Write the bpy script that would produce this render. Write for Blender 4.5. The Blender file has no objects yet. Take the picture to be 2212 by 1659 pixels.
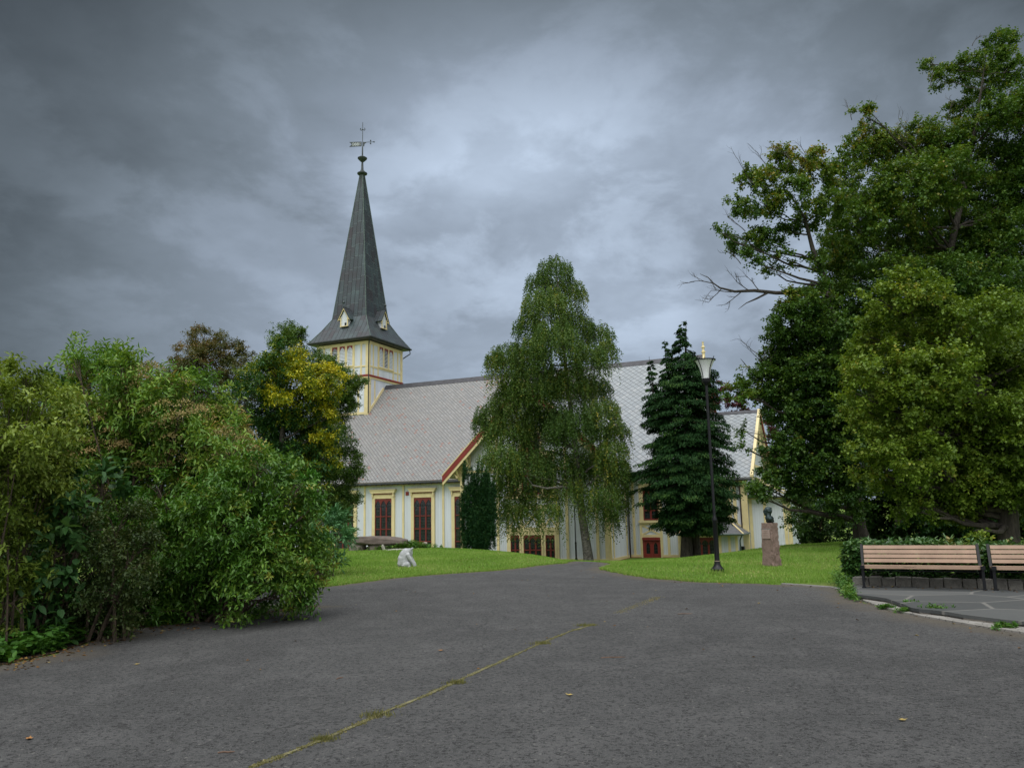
import bpy, math, random
import numpy as np
from mathutils import Vector, Matrix

# ------------------------------------------------------------------ camera, sky, sun, exposure
SC = bpy.context.scene
COL = SC.collection
FPX, PITCH, ROLL = 1688.0, 0.1596, 0.0216          # focal length for a 2212 px wide picture
CX, CY, EYE = 1106.0, 829.5, 1.6
cp, sp, cr, sr = math.cos(PITCH), math.sin(PITCH), math.cos(ROLL), math.sin(ROLL)
_R = Vector((1, 0, 0)); _U = Vector((0, -sp, cp)); FWD = Vector((0, cp, sp))
RGT = cr * _R - sr * _U
UPV = sr * _R + cr * _U
cam = bpy.data.cameras.new('camera'); camo = bpy.data.objects.new('camera', cam); COL.objects.link(camo)
cam.sensor_width = 36.0; cam.lens = FPX / 2212 * 36.0
cam.clip_start = 0.1; cam.clip_end = 4000
M = Matrix.Identity(4)
for i, c in enumerate((RGT, UPV, -FWD)):
    M[0][i], M[1][i], M[2][i] = c
M[2][3] = EYE
camo.matrix_world = M
SC.camera = camo
SC.view_settings.view_transform = 'Standard'
SC.view_settings.look = 'None'
SC.view_settings.exposure = 0.0
SC.view_settings.gamma = 1.0
SC.render.engine = 'CYCLES'
cy = SC.cycles
cy.max_bounces = 6; cy.diffuse_bounces = 3; cy.glossy_bounces = 2; cy.transmission_bounces = 3
cy.transparent_max_bounces = 6; cy.caustics_reflective = False; cy.caustics_refractive = False
cy.use_denoising = True

SUN_EL, SUN_AZ = math.radians(52), math.radians(200)   # azimuth clockwise from +Y: behind the camera, a little to the left
w = bpy.data.worlds.new('World'); SC.world = w; w.use_nodes = True


class NT:
    """small helper to write node trees"""
    def __init__(s, tree): s.t = tree
    def n(s, typ, **kw):
        nd = s.t.nodes.new(typ)
        for k, v in kw.items():
            if k.startswith('i_'):
                key = k[2:]
                nd.inputs[int(key) if key.isdigit() else key.replace('_', ' ')].default_value = v
            else:
                setattr(nd, k, v)
        return nd
    def l(s, a, b): s.t.links.new(a, b)
    def val(s, sock, v):
        if isinstance(v, (int, float)): sock.default_value = v
        elif isinstance(v, (tuple, list)): sock.default_value = v
        else: s.l(v, sock)
    def m(s, op, a, b=None, c=None, clamp=False):
        nd = s.n('ShaderNodeMath', operation=op, use_clamp=clamp)
        s.val(nd.inputs[0], a)
        if b is not None: s.val(nd.inputs[1], b)
        if c is not None: s.val(nd.inputs[2], c)
        return nd.outputs[0]
    def mix(s, f, a, b, blend='MIX'):
        nd = s.n('ShaderNodeMix', data_type='RGBA', blend_type=blend)
        s.val(nd.inputs[0], f)
        for k, v in ((6, a), (7, b)):
            if isinstance(v, (tuple, list)) and len(v) == 3: v = (*v, 1)
            s.val(nd.inputs[k], v)
        return nd.outputs[2]
    def ramp(s, f, stops, interp='LINEAR'):
        nd = s.n('ShaderNodeValToRGB'); r = nd.color_ramp; r.interpolation = interp
        while len(r.elements) < len(stops): r.elements.new(0.5)
        for e, (p, c) in zip(r.elements, stops):
            e.position = p; e.color = (*c, 1) if len(c) == 3 else c
        s.val(nd.inputs[0], f); return nd.outputs[0]
    def noise(s, vec, scale, detail=4, rough=0.55, dist=0.0):
        nd = s.n('ShaderNodeTexNoise', i_Scale=scale, i_Detail=detail, i_Roughness=rough, i_Distortion=dist)
        if vec is not None: s.l(vec, nd.inputs['Vector'])
        return nd.outputs[0]
    def smooth(s, v, a, b):
        nd = s.n('ShaderNodeMapRange', interpolation_type='SMOOTHSTEP')
        s.val(nd.inputs[0], v); nd.inputs[1].default_value = a; nd.inputs[2].default_value = b
        return nd.outputs[0]


T = NT(w.node_tree); w.node_tree.nodes.clear()
out = T.n('ShaderNodeOutputWorld'); bg = T.n('ShaderNodeBackground')
sky = T.n('ShaderNodeTexSky', sky_type='NISHITA', sun_disc=False)
sky.sun_elevation = SUN_EL; sky.sun_rotation = SUN_AZ
tc = T.n('ShaderNodeTexCoord')
nrm = T.n('ShaderNodeVectorMath', operation='NORMALIZE'); T.l(tc.outputs['Generated'], nrm.inputs[0])
sep = T.n('ShaderNodeSeparateXYZ'); T.l(nrm.outputs[0], sep.inputs[0])
dx, dy, dz = sep.outputs
# cloud deck: direction projected on a flat layer overhead so clouds flatten towards the horizon
den = T.m('ADD', T.m('MAXIMUM', dz, 0.0), 0.35)
cl = T.n('ShaderNodeCombineXYZ')
T.l(T.m('DIVIDE', dx, den), cl.inputs[0]); T.l(T.m('DIVIDE', dy, den), cl.inputs[1]); T.l(T.m('MULTIPLY', dz, 0.8), cl.inputs[2])
big = T.noise(cl.outputs[0], 1.6, 6, 0.52, 0.25)
mid = T.noise(cl.outputs[0], 4.2, 8, 0.58, 0.2)
wisp = T.noise(cl.outputs[0], 9.0, 8, 0.62, 0.2)
# bright break in the storm cloud ahead (azimuth / elevation tangents), bright overcast overhead and behind the camera
fd = T.m('MAXIMUM', dy, 0.12)
ax = T.m('DIVIDE', T.m('SUBTRACT', T.m('DIVIDE', dx, fd), 0.09), 0.58)
tz = T.m('SUBTRACT', T.m('DIVIDE', dz, fd), 0.36)
az_ = T.m('DIVIDE', tz, T.m('ADD', 0.85, T.m('MULTIPLY', T.smooth(tz, -0.12, 0.12), -0.52)))
glow = T.m('POWER', 2.718, T.m('MULTIPLY', T.m('ADD', T.m('MULTIPLY', ax, ax), T.m('MULTIPLY', az_, az_)), -1.0))
glow = T.m('MULTIPLY', glow, T.smooth(dy, 0.0, 0.4))
px_ = T.m('DIVIDE', T.m('SUBTRACT', T.m('DIVIDE', dx, fd), 0.05), 0.24); pz_ = T.m('DIVIDE', T.m('SUBTRACT', T.m('DIVIDE', dz, fd), 0.41), 0.17)
patch = T.m('MULTIPLY', T.m('POWER', 2.718, T.m('MULTIPLY', T.m('ADD', T.m('MULTIPLY', px_, px_), T.m('MULTIPLY', pz_, pz_)), -1.0)), T.smooth(dy, 0.0, 0.4))
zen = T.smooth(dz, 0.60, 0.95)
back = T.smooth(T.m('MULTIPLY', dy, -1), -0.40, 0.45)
lum = T.m('ADD', T.m('ADD', 0.078, T.m('MULTIPLY', glow, 0.43)), T.m('MULTIPLY', patch, 0.16))
cn = T.m('ADD', 0.60, T.m('ADD', T.m('MULTIPLY', T.smooth(big, 0.38, 0.60), 0.34), T.m('ADD', T.m('MULTIPLY', T.smooth(mid, 0.42, 0.58), 0.22), T.m('MULTIPLY', T.smooth(wisp, 0.38, 0.62), 0.05))))
calm = T.smooth(dz, 0.0, 0.30)
cn = T.m('ADD', T.m('MULTIPLY', cn, calm), T.m('MULTIPLY', T.m('SUBTRACT', 1.0, calm), 0.95))
lum = T.m('MULTIPLY', lum, cn)
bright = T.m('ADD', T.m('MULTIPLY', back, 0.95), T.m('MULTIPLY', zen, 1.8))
cloud = T.mix(T.smooth(lum, 0.05, 0.4), (0.80, 0.98, 1.13), (0.80, 0.96, 1.19))
cc = T.n('ShaderNodeVectorMath', operation='SCALE'); T.l(cloud, cc.inputs[0]); T.l(lum, cc.inputs['Scale'])
skys = T.n('ShaderNodeVectorMath', operation='SCALE'); T.l(sky.outputs[0], skys.inputs[0]); skys.inputs['Scale'].default_value = 0.004
add = T.n('ShaderNodeVectorMath', operation='ADD'); T.l(cc.outputs[0], add.inputs[0]); T.l(skys.outputs[0], add.inputs[1])
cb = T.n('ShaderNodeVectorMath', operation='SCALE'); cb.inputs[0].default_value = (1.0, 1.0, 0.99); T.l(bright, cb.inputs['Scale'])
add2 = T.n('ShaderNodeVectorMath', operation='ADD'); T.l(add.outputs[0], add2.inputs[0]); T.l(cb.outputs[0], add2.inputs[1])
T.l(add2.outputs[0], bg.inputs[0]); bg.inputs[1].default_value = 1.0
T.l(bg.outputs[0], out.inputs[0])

sun = bpy.data.lights.new('sun', 'SUN'); suno = bpy.data.objects.new('sun', sun); COL.objects.link(suno)
sun.energy = 1.1; sun.angle = math.radians(35); sun.color = (1.0, 0.97, 0.92)
sd = Vector((math.sin(SUN_AZ) * math.cos(SUN_EL), math.cos(SUN_AZ) * math.cos(SUN_EL), math.sin(SUN_EL)))
suno.rotation_euler = sd.to_track_quat('Z', 'Y').to_euler()
suno.location = (0, -10, 40)

# ------------------------------------------------------------------ helpers
rng = np.random.default_rng(7)
random.seed(7)


def ray(x, y):
    x, y = float(x), float(y)
    return FWD + (x - CX) / FPX * RGT - (y - CY) / FPX * UPV
def at(x, y, Y):
    """world point on the sight line through pixel (x, y) of the 2212 px picture, Y metres in front"""
    Y = float(Y); r = ray(x, y); p = r * (Y / r.y); return Vector((p.x, p.y, p.z + EYE))
def gp(x, y, z=0.0):
    r = ray(x, y); t = (z - EYE) / r.z; return Vector((r.x * t, r.y * t, z))


def tag(o, label=None, cat=None, group=None, kind=None):
    if label: o['label'] = label
    if cat: o['category'] = cat
    if group: o['group'] = group
    if kind: o['kind'] = kind
    return o


def empty(name, loc, rz=0.0):
    o = bpy.data.objects.new(name, None); COL.objects.link(o)
    o.location = loc; o.rotation_euler = (0, 0, rz); o.empty_display_size = 0.3
    return o


def copy_tree(o, parent=None):
    c = o.copy(); COL.objects.link(c)
    if parent is not None: c.parent = parent
    for ch in [x for x in SC.objects if x.parent == o and x != c]:
        copy_tree(ch, c)
    return c


def link_mesh(name, me, mat, parent=None, smooth=False):
    o = bpy.data.objects.new(name, me); COL.objects.link(o)
    if isinstance(mat, (list, tuple)):
        for m in mat: me.materials.append(m)
    elif mat: me.materials.append(mat)
    if smooth: me.polygons.foreach_set('use_smooth', [True] * len(me.polygons))
    if parent is not None: o.parent = parent
    return o


def np_mesh(name, V, F, mat, parent=None, attrs=None, smooth=False):
    """V (n,3), F (m,k) with k = 3 or 4; attrs: per-face float arrays"""
    me = bpy.data.meshes.new(name)
    V = np.asarray(V, dtype=np.float32); F = np.asarray(F, dtype=np.int32)
    me.vertices.add(len(V)); me.vertices.foreach_set('co', V.ravel())
    k = F.shape[1]
    me.loops.add(F.size); me.loops.foreach_set('vertex_index', F.ravel())
    me.polygons.add(len(F)); me.polygons.foreach_set('loop_start', np.arange(0, F.size, k, dtype=np.int32))
    for an, av in (attrs or {}).items():
        a = me.attributes.new(an, 'FLOAT', 'FACE'); a.data.foreach_set('value', np.asarray(av, dtype=np.float32))
    me.update(calc_edges=True)
    return link_mesh(name, me, mat, parent, smooth)


class MB:
    """collects polygons with planar metre UVs and links them as one mesh"""
    def __init__(s): s.v = []; s.f = []; s.uv = []; s.mi = []
    def poly(s, pts, mi=0):
        pts = [Vector(p) for p in pts]
        n = Vector((0, 0, 0))
        for i in range(len(pts)):
            a, b = pts[i], pts[(i + 1) % len(pts)]
            n += Vector(((a.y - b.y) * (a.z + b.z), (a.z - b.z) * (a.x + b.x), (a.x - b.x) * (a.y + b.y)))
        if n.length < 1e-9: return
        n.normalize()
        if abs(n.z) > 0.999: u, v = Vector((1, 0, 0)), Vector((0, 1, 0))
        else:
            u = Vector((0, 0, 1)).cross(n).normalized(); v = n.cross(u)
        i0 = len(s.v); s.v += pts; s.f.append(list(range(i0, i0 + len(pts)))); s.mi.append(mi)
        s.uv += [(p.dot(u), p.dot(v)) for p in pts]
    def hexa(s, c, mi=0):
        """c: 8 corners, 0-3 bottom loop (ccw from above), 4-7 top loop"""
        for f in ((3, 2, 1, 0), (4, 5, 6, 7), (0, 1, 5, 4), (1, 2, 6, 5), (2, 3, 7, 6), (3, 0, 4, 7)):
            s.poly([c[i] for i in f], mi)
    def box(s, x0, x1, y0, y1, z0, z1, mi=0):
        s.hexa([(x0, y0, z0), (x1, y0, z0), (x1, y1, z0), (x0, y1, z0), (x0, y0, z1), (x1, y0, z1), (x1, y1, z1), (x0, y1, z1)], mi)
    def prism(s, pts, d, mi=0):
        """polygon pts (ccw seen from the side d points away from) extruded by vector d"""
        d = Vector(d); a = [Vector(p) for p in pts]; b = [p + d for p in a]
        s.poly(a, mi); s.poly(list(reversed(b)), mi)
        for i in range(len(a)):
            j = (i + 1) % len(a); s.poly([a[j], a[i], b[i], b[j]], mi)
    def tube(s, pts, rad, n=8, cap=True, mi=0):
        pts = [Vector(p) for p in pts]
        if not hasattr(rad, '__len__'): rad = [rad] * len(pts)
        rings = []; prev = None
        for i, p in enumerate(pts):
            d = (pts[min(i + 1, len(pts) - 1)] - pts[max(i - 1, 0)]).normalized()
            if prev is None:
                prev = d.orthogonal().normalized()
            x = (prev - d * prev.dot(d)).normalized(); prev = x; yv = d.cross(x)
            rings.append([p + (x * math.cos(2 * math.pi * k / n) + yv * math.sin(2 * math.pi * k / n)) * rad[i] for k in range(n)])
        for r0, r1 in zip(rings, rings[1:]):
            for k in range(n): s.poly([r0[k], r0[(k + 1) % n], r1[(k + 1) % n], r1[k]], mi)
        if cap: s.poly(list(reversed(rings[0])), mi); s.poly(rings[-1], mi)
    def lathe(s, prof, n=20, c=(0, 0, 0), mi=0):
        c = Vector(c)
        for (r0, z0), (r1, z1) in zip(prof, prof[1:]):
            for k in range(n):
                a, b = 2 * math.pi * k / n, 2 * math.pi * (k + 1) / n
                q = [c + Vector((r0 * math.cos(a), r0 * math.sin(a), z0)), c + Vector((r0 * math.cos(b), r0 * math.sin(b), z0)),
                     c + Vector((r1 * math.cos(b), r1 * math.sin(b), z1)), c + Vector((r1 * math.cos(a), r1 * math.sin(a), z1))]
                if r0 < 1e-6: q = q[1:]
                elif r1 < 1e-6: q = q[:3]
                s.poly(q, mi)
    def fbox(s, fr, u0, u1, z0, z1, d0, d1, mi=0):
        """box on a wall frame: u along the wall, z up, d out of the wall"""
        P = fr
        s.hexa([P(u0, z0, d1), P(u1, z0, d1), P(u1, z0, d0), P(u0, z0, d0), P(u0, z1, d1), P(u1, z1, d1), P(u1, z1, d0), P(u0, z1, d0)], mi)
    def fprism(s, fr, uz, d0, d1, mi=0):
        a = [fr(u, z, d1) for u, z in uz]
        s.prism(a, fr(0, 0, d0) - fr(0, 0, d1), mi)
    def fbar(s, fr, p, q, wd, d0, d1, mi=0):
        """board from p to q (u, z) of width wd lying on the wall"""
        a, b = Vector(p), Vector(q); t = (b - a).normalized(); nn = Vector((-t.y, t.x)) * wd / 2
        s.fprism(fr, [a - nn, b - nn, b + nn, a + nn], d0, d1, mi)
    def build(s, name, mat, parent=None, smooth=False):
        me = bpy.data.meshes.new(name)
        me.from_pydata([tuple(p) for p in s.v], [], s.f)
        uvl = me.uv_layers.new(name='UVMap')
        uvl.data.foreach_set('uv', [c for t in s.uv for c in t])
        me.polygons.foreach_set('material_index', s.mi)
        o = link_mesh(name, me, mat, parent)
        if smooth:
            import bmesh
            bm = bmesh.new(); bm.from_mesh(me); bmesh.ops.remove_doubles(bm, verts=bm.verts, dist=1e-5); bm.to_mesh(me); bm.free()
            me.polygons.foreach_set('use_smooth', [True] * len(me.polygons))
            me.set_sharp_from_angle(angle=math.radians(40))
        return o


# ------------------------------------------------------------------ materials
def mat(name):
    m = bpy.data.materials.new(name); m.use_nodes = True
    t = NT(m.node_tree); b = m.node_tree.nodes['Principled BSDF']
    return m, t, b


def plain(name, col, rough=0.6, metal=0.0, var=0.12, scale=3.0, bump=0.0, spec=0.4):
    m, t, b = mat(name)
    tcn = t.n('ShaderNodeTexCoord').outputs['Object']
    nz = t.noise(tcn, scale, 6, 0.6)
    lo = tuple(c * (1 - var * 1.6) for c in col); hi = tuple(c * (1 + var) for c in col)
    t.l(t.ramp(nz, [(0.3, lo), (0.7, hi)]), b.inputs['Base Color'])
    b.inputs['Roughness'].default_value = rough; b.inputs['Metallic'].default_value = metal
    b.inputs['Specular IOR Level'].default_value = spec
    if bump:
        bp = t.n('ShaderNodeBump', i_Strength=bump, i_Distance=0.02); t.l(t.noise(tcn, scale * 8, 5, 0.6), bp.inputs['Height'])
        t.l(bp.outputs[0], b.inputs['Normal'])
    return m


def board_mat(name, col, wid=0.16, horiz=False):
    """painted tongue-and-groove boards"""
    m, t, b = mat(name)
    uv = t.n('ShaderNodeUVMap').outputs[0]; sx = t.n('ShaderNodeSeparateXYZ'); t.l(uv, sx.inputs[0])
    u = sx.outputs[1 if horiz else 0]
    s = t.m('DIVIDE', u, wid); fr = t.m('FRACT', s)
    edge = t.m('MINIMUM', fr, t.m('SUBTRACT', 1.0, fr))
    groove = t.smooth(edge, 0.0, 0.09)
    wn = t.n('ShaderNodeTexWhiteNoise', noise_dimensions='1D'); t.l(t.m('FLOOR', s), wn.inputs['W'])
    tint = t.m('ADD', 0.93, t.m('MULTIPLY', wn.outputs[0], 0.1))
    oc = t.n('ShaderNodeTexCoord').outputs['Object']
    mp = t.n('ShaderNodeMapping'); mp.inputs['Scale'].default_value = (1, 1, 0.25); t.l(oc, mp.inputs[0])
    dirt = t.noise(mp.outputs[0], 1.1, 6, 0.65)
    c = t.mix(t.smooth(dirt, 0.4, 0.8), col, tuple(x * 0.86 for x in col))
    sc = t.n('ShaderNodeVectorMath', operation='SCALE'); t.l(c, sc.inputs[0]); t.l(t.m('MULTIPLY', tint, t.m('ADD', 0.72, t.m('MULTIPLY', groove, 0.28))), sc.inputs['Scale'])
    t.l(sc.outputs[0], b.inputs['Base Color']); b.inputs['Roughness'].default_value = 0.55
    bp = t.n('ShaderNodeBump', i_Strength=0.6, i_Distance=0.02); t.l(groove, bp.inputs['Height']); t.l(bp.outputs[0], b.inputs['Normal'])
    return m


def slate_mat(name, size, cols, red, joint, line=0.05):
    """square slates laid diagonally; cols = ramp of slate tints, red = share of rusty slates"""
    m, t, b = mat(name)
    uv = t.n('ShaderNodeUVMap').outputs[0]
    mp = t.n('ShaderNodeMapping'); mp.inputs['Rotation'].default_value = (0, 0, math.radians(45))
    mp.inputs['Scale'].default_value = (1 / size, 1 / size, 1); t.l(uv, mp.inputs[0])
    fl = t.n('ShaderNodeVectorMath', operation='FLOOR'); t.l(mp.outputs[0], fl.inputs[0])
    frv = t.n('ShaderNodeVectorMath', operation='FRACTION'); t.l(mp.outputs[0], frv.inputs[0])
    wn = t.n('ShaderNodeTexWhiteNoise', noise_dimensions='2D'); t.l(fl.outputs[0], wn.inputs[0])
    sx = t.n('ShaderNodeSeparateXYZ'); t.l(frv.outputs[0], sx.inputs[0])
    e = None
    for k in (0, 1):
        f = sx.outputs[k]; d = t.m('MINIMUM', f, t.m('SUBTRACT', 1.0, f)); e = d if e is None else t.m('MINIMUM', e, d)
    jn = t.smooth(e, line * 0.3, line)
    c = t.ramp(wn.outputs[0], cols)
    wn2 = t.n('ShaderNodeTexWhiteNoise', noise_dimensions='3D')
    ad = t.n('ShaderNodeVectorMath', operation='ADD'); t.l(fl.outputs[0], ad.inputs[0]); ad.inputs[1].default_value = (13.7, 5.1, 2.2); t.l(ad.outputs[0], wn2.inputs[0])
    patch = t.noise(uv, 0.16, 3, 0.5)
    thr = t.m('ADD', 1.0 - red * 2.2, t.m('MULTIPLY', t.smooth(patch, 0.62, 0.4), red * 2.0))
    isred = t.m('GREATER_THAN', wn2.outputs[0], thr)
    c = t.mix(t.m('MULTIPLY', isred, 0.75), c, (0.30, 0.15, 0.12))
    st = t.noise(uv, 1.2, 7, 0.65)
    c = t.mix(t.m('MULTIPLY', t.smooth(st, 0.45, 0.8), 0.35), c, (0.17, 0.17, 0.15))
    c = t.mix(jn, joint, c)
    t.l(c, b.inputs['Base Color']); b.inputs['Roughness'].default_value = 0.5; b.inputs['Specular IOR Level'].default_value = 0.5
    bp = t.n('ShaderNodeBump', i_Strength=0.5, i_Distance=0.03); t.l(t.m('ADD', jn, t.m('MULTIPLY', wn.outputs[0], 0.4)), bp.inputs['Height']); t.l(bp.outputs[0], b.inputs['Normal'])
    return m


def copper_mat():
    m, t, b = mat('weathered_copper')
    uv = t.n('ShaderNodeUVMap').outputs[0]; sx = t.n('ShaderNodeSeparateXYZ'); t.l(uv, sx.inputs[0])
    W = 0.52
    su = t.m('DIVIDE', sx.outputs[0], W); col = t.m('FLOOR', su); fu = t.m('FRACT', su)
    wn = t.n('ShaderNodeTexWhiteNoise', noise_dimensions='1D'); t.l(col, wn.inputs['W'])
    sv = t.m('ADD', t.m('DIVIDE', sx.outputs[1], 1.35), t.m('MULTIPLY', wn.outputs[0], 1.0)); fv = t.m('FRACT', sv)
    cv = t.n('ShaderNodeCombineXYZ'); t.l(col, cv.inputs[0]); t.l(t.m('FLOOR', sv), cv.inputs[1])
    wn2 = t.n('ShaderNodeTexWhiteNoise', noise_dimensions='2D'); t.l(cv.outputs[0], wn2.inputs[0])
    eu = t.m('MINIMUM', fu, t.m('SUBTRACT', 1.0, fu)); ev = t.m('MINIMUM', fv, t.m('SUBTRACT', 1.0, fv))
    seam = t.m('SUBTRACT', 1.0, t.smooth(eu, 0.03, 0.09)); cross = t.m('SUBTRACT', 1.0, t.smooth(ev, 0.012, 0.03))
    oc = t.n('ShaderNodeTexCoord').outputs['Object']
    nz = t.noise(oc, 0.5, 7, 0.6)
    c = t.ramp(t.m('ADD', t.m('MULTIPLY', nz, 0.75), t.m('MULTIPLY', wn2.outputs[0], 0.25)),
               [(0.3, (0.046, 0.044, 0.052)), (0.5, (0.048, 0.062, 0.072)), (0.75, (0.072, 0.104, 0.112))])
    c = t.mix(t.m('MULTIPLY', seam, 0.75), c, (0.016, 0.019, 0.019))
    c = t.mix(t.m('MULTIPLY', cross, 0.40), c, (0.14, 0.18, 0.18))
    t.l(c, b.inputs['Base Color']); b.inputs['Roughness'].default_value = 0.42; b.inputs['Metallic'].default_value = 0.25
    bp = t.n('ShaderNodeBump', i_Strength=0.8, i_Distance=0.03); t.l(t.m('ADD', seam, t.m('MULTIPLY', cross, 0.4)), bp.inputs['Height']); t.l(bp.outputs[0], b.inputs['Normal'])
    return m


def glass_mat():
    m, t, b = mat('leaded_glass')
    uv = t.n('ShaderNodeUVMap').outputs[0]; sx = t.n('ShaderNodeSeparateXYZ'); t.l(uv, sx.inputs[0])
    e = None
    for k, s in ((0, 0.17), (1, 0.24)):
        f = t.m('FRACT', t.m('DIVIDE', sx.outputs[k], s)); d = t.m('MINIMUM', f, t.m('SUBTRACT', 1.0, f)); e = d if e is None else t.m('MINIMUM', e, d)
    lead = t.m('SUBTRACT', 1.0, t.smooth(e, 0.03, 0.09))
    nz = t.noise(uv, 3.0, 4, 0.6)
    c = t.mix(lead, t.ramp(nz, [(0.35, (0.004, 0.006, 0.010)), (0.7, (0.020, 0.026, 0.036))]), (0.035, 0.042, 0.046))
    t.l(c, b.inputs['Base Color']); b.inputs['Roughness'].default_value = 0.09; b.inputs['Specular IOR Level'].default_value = 0.5
    bp = t.n('ShaderNodeBump', i_Strength=0.25, i_Distance=0.02); t.l(nz, bp.inputs['Height']); t.l(bp.outputs[0], b.inputs['Normal'])
    return m


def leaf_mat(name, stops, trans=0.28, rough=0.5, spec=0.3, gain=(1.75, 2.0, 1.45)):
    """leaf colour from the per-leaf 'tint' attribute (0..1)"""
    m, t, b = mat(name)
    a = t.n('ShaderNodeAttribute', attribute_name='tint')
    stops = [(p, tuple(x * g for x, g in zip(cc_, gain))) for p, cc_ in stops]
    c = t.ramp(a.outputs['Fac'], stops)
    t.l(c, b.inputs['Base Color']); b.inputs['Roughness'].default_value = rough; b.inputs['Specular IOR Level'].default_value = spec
    tr = t.n('ShaderNodeBsdfTranslucent'); t.l(t.mix(1.0, c, (1.25, 1.15, 0.55), 'MULTIPLY'), tr.inputs[0])
    mx = t.n('ShaderNodeMixShader'); mx.inputs[0].default_value = trans
    o = m.node_tree.nodes['Material Output']
    t.l(b.outputs[0], mx.inputs[1]); t.l(tr.outputs[0], mx.inputs[2]); t.l(mx.outputs[0], o.inputs[0])
    return m


def bark_mat(name, dark, light, scale=3.0, birch=False):
    m, t, b = mat(name)
    oc = t.n('ShaderNodeTexCoord').outputs['Object']
    mp = t.n('ShaderNodeMapping'); mp.inputs['Scale'].default_value = (1, 1, 0.25 if not birch else 1.6); t.l(oc, mp.inputs[0])
    n1 = t.noise(mp.outputs[0], scale * 3, 8, 0.7, 0.5)
    t.l(t.ramp(n1, [(0.38, dark), (0.62, light)]), b.inputs['Base Color']); b.inputs['Roughness'].default_value = 0.85
    bp = t.n('ShaderNodeBump', i_Strength=0.9, i_Distance=0.05); t.l(n1, bp.inputs['Height']); t.l(bp.outputs[0], b.inputs['Normal'])
    return m


def rock_mat(name, a, bcol, c3, scale=2.0):
    m, t, b = mat(name)
    oc = t.n('ShaderNodeTexCoord').outputs['Object']
    n1 = t.noise(oc, scale, 8, 0.65); n2 = t.noise(oc, scale * 9, 5, 0.7)
    c = t.ramp(n1, [(0.3, a), (0.6, bcol)]); c = t.mix(t.m('MULTIPLY', t.smooth(n2, 0.5, 0.75), 0.6), c, c3)
    t.l(c, b.inputs['Base Color']); b.inputs['Roughness'].default_value = 0.9
    bp = t.n('ShaderNodeBump', i_Strength=0.9, i_Distance=0.03); t.l(n2, bp.inputs['Height']); t.l(bp.outputs[0], b.inputs['Normal'])
    return m


WHITE = board_mat('white_boards', (0.665, 0.71, 0.785))
CREAM = plain('cream_yellow_paint', (0.71, 0.60, 0.335), 0.5, var=0.07, scale=1.5)
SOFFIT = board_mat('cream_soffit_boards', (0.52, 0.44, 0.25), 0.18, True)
SASHRED = plain('maroon_sash_paint', (0.165, 0.023, 0.019), 0.45, var=0.15, scale=1.5)
RED = plain('oxblood_paint', (0.23, 0.030, 0.024), 0.5, var=0.12, scale=1.5)
SLATE_S = slate_mat('small_grey_slates', 0.25, [(0.0, (0.210, 0.218, 0.225)), (0.45, (0.240, 0.242, 0.242)), (0.75, (0.252, 0.249, 0.246)), (1.0, (0.285, 0.289, 0.290))], 0.035, (0.07, 0.06, 0.06), 0.11)
SLATE_L = slate_mat('large_pale_slates', 0.40, [(0.0, (0.24, 0.27, 0.295)), (0.6, (0.272, 0.302, 0.326)), (1.0, (0.31, 0.335, 0.355))], 0.0, (0.08, 0.085, 0.095), 0.075)
COPPER = copper_mat()
DARKMETAL = plain('dark_copper_gutter', (0.045, 0.05, 0.053), 0.45, 0.3, var=0.3)
BROWNPIPE = plain('brown_downpipe', (0.05, 0.035, 0.028), 0.45, 0.2)
RIDGE = plain('dark_ridge_metal', (0.055, 0.055, 0.065), 0.5, 0.2, var=0.3)
FELT = plain('grey_roof_felt', (0.12, 0.125, 0.13), 0.8, var=0.15)
GLASS = glass_mat()
DARK = plain('dark_void', (0.01, 0.01, 0.012), 0.9)
PATINA = plain('green_patina', (0.10, 0.14, 0.125), 0.5, 0.3, var=0.25, scale=6)
IRON = plain('black_cast_iron', (0.007, 0.008, 0.011), 0.4, 0.0, var=0.2, spec=0.3)
GRANITE = rock_mat('grey_granite', (0.16, 0.15, 0.14), (0.26, 0.25, 0.24), (0.34, 0.33, 0.31), 3)

# ------------------------------------------------------------------ ground
CREST = [(-3000, 1186), (720, 1186), (900, 1181.5), (1000, 1186), (1075, 1191), (1150, 1200), (1215, 1212), (1310, 1214), (1400, 1211.5), (1480, 1207), (1600, 1192), (1710, 1178), (1815, 1172), (4000, 1172)]
_ct = []
for px, py in CREST:
    px2 = min(max(px, 300), 2300); q = gp(px2, py - (0.0216 * (px - px2) if False else 0)); _ct.append((q.x / q.y + (px - px2) / FPX, q.y))
_ctx = np.array([c[0] for c in _ct]); _cty = np.array([c[1] for c in _ct])
_cty[0] = _cty[1]; _cty[-1] = _cty[-2]


def H(x, y):
    """height of the ground: level lawn and drive, falling away past a crest towards the church"""
    x = np.asarray(x, dtype=float); y = np.asarray(y, dtype=float)
    yc = np.interp(x / np.maximum(y, 6.0), _ctx, _cty)
    s = y - yc
    sm = np.where(s > 12, s, 1.4 * np.log1p(np.exp(np.clip(s / 1.4, -30, 12))))
    h = -(1.6 / yc) * sm * 1.0
    h = np.maximum(h, -2.12)
    und = 0.018 * np.sin(x * 0.9 + 0.5 * y) + 0.015 * np.sin(0.7 * y - 0.4 * x + 1.3)
    return h + und * np.clip((y - 12) / 6, 0, 1) * (np.abs(y) < 60)


def hz(x, y): return float(H(x, y))


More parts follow.
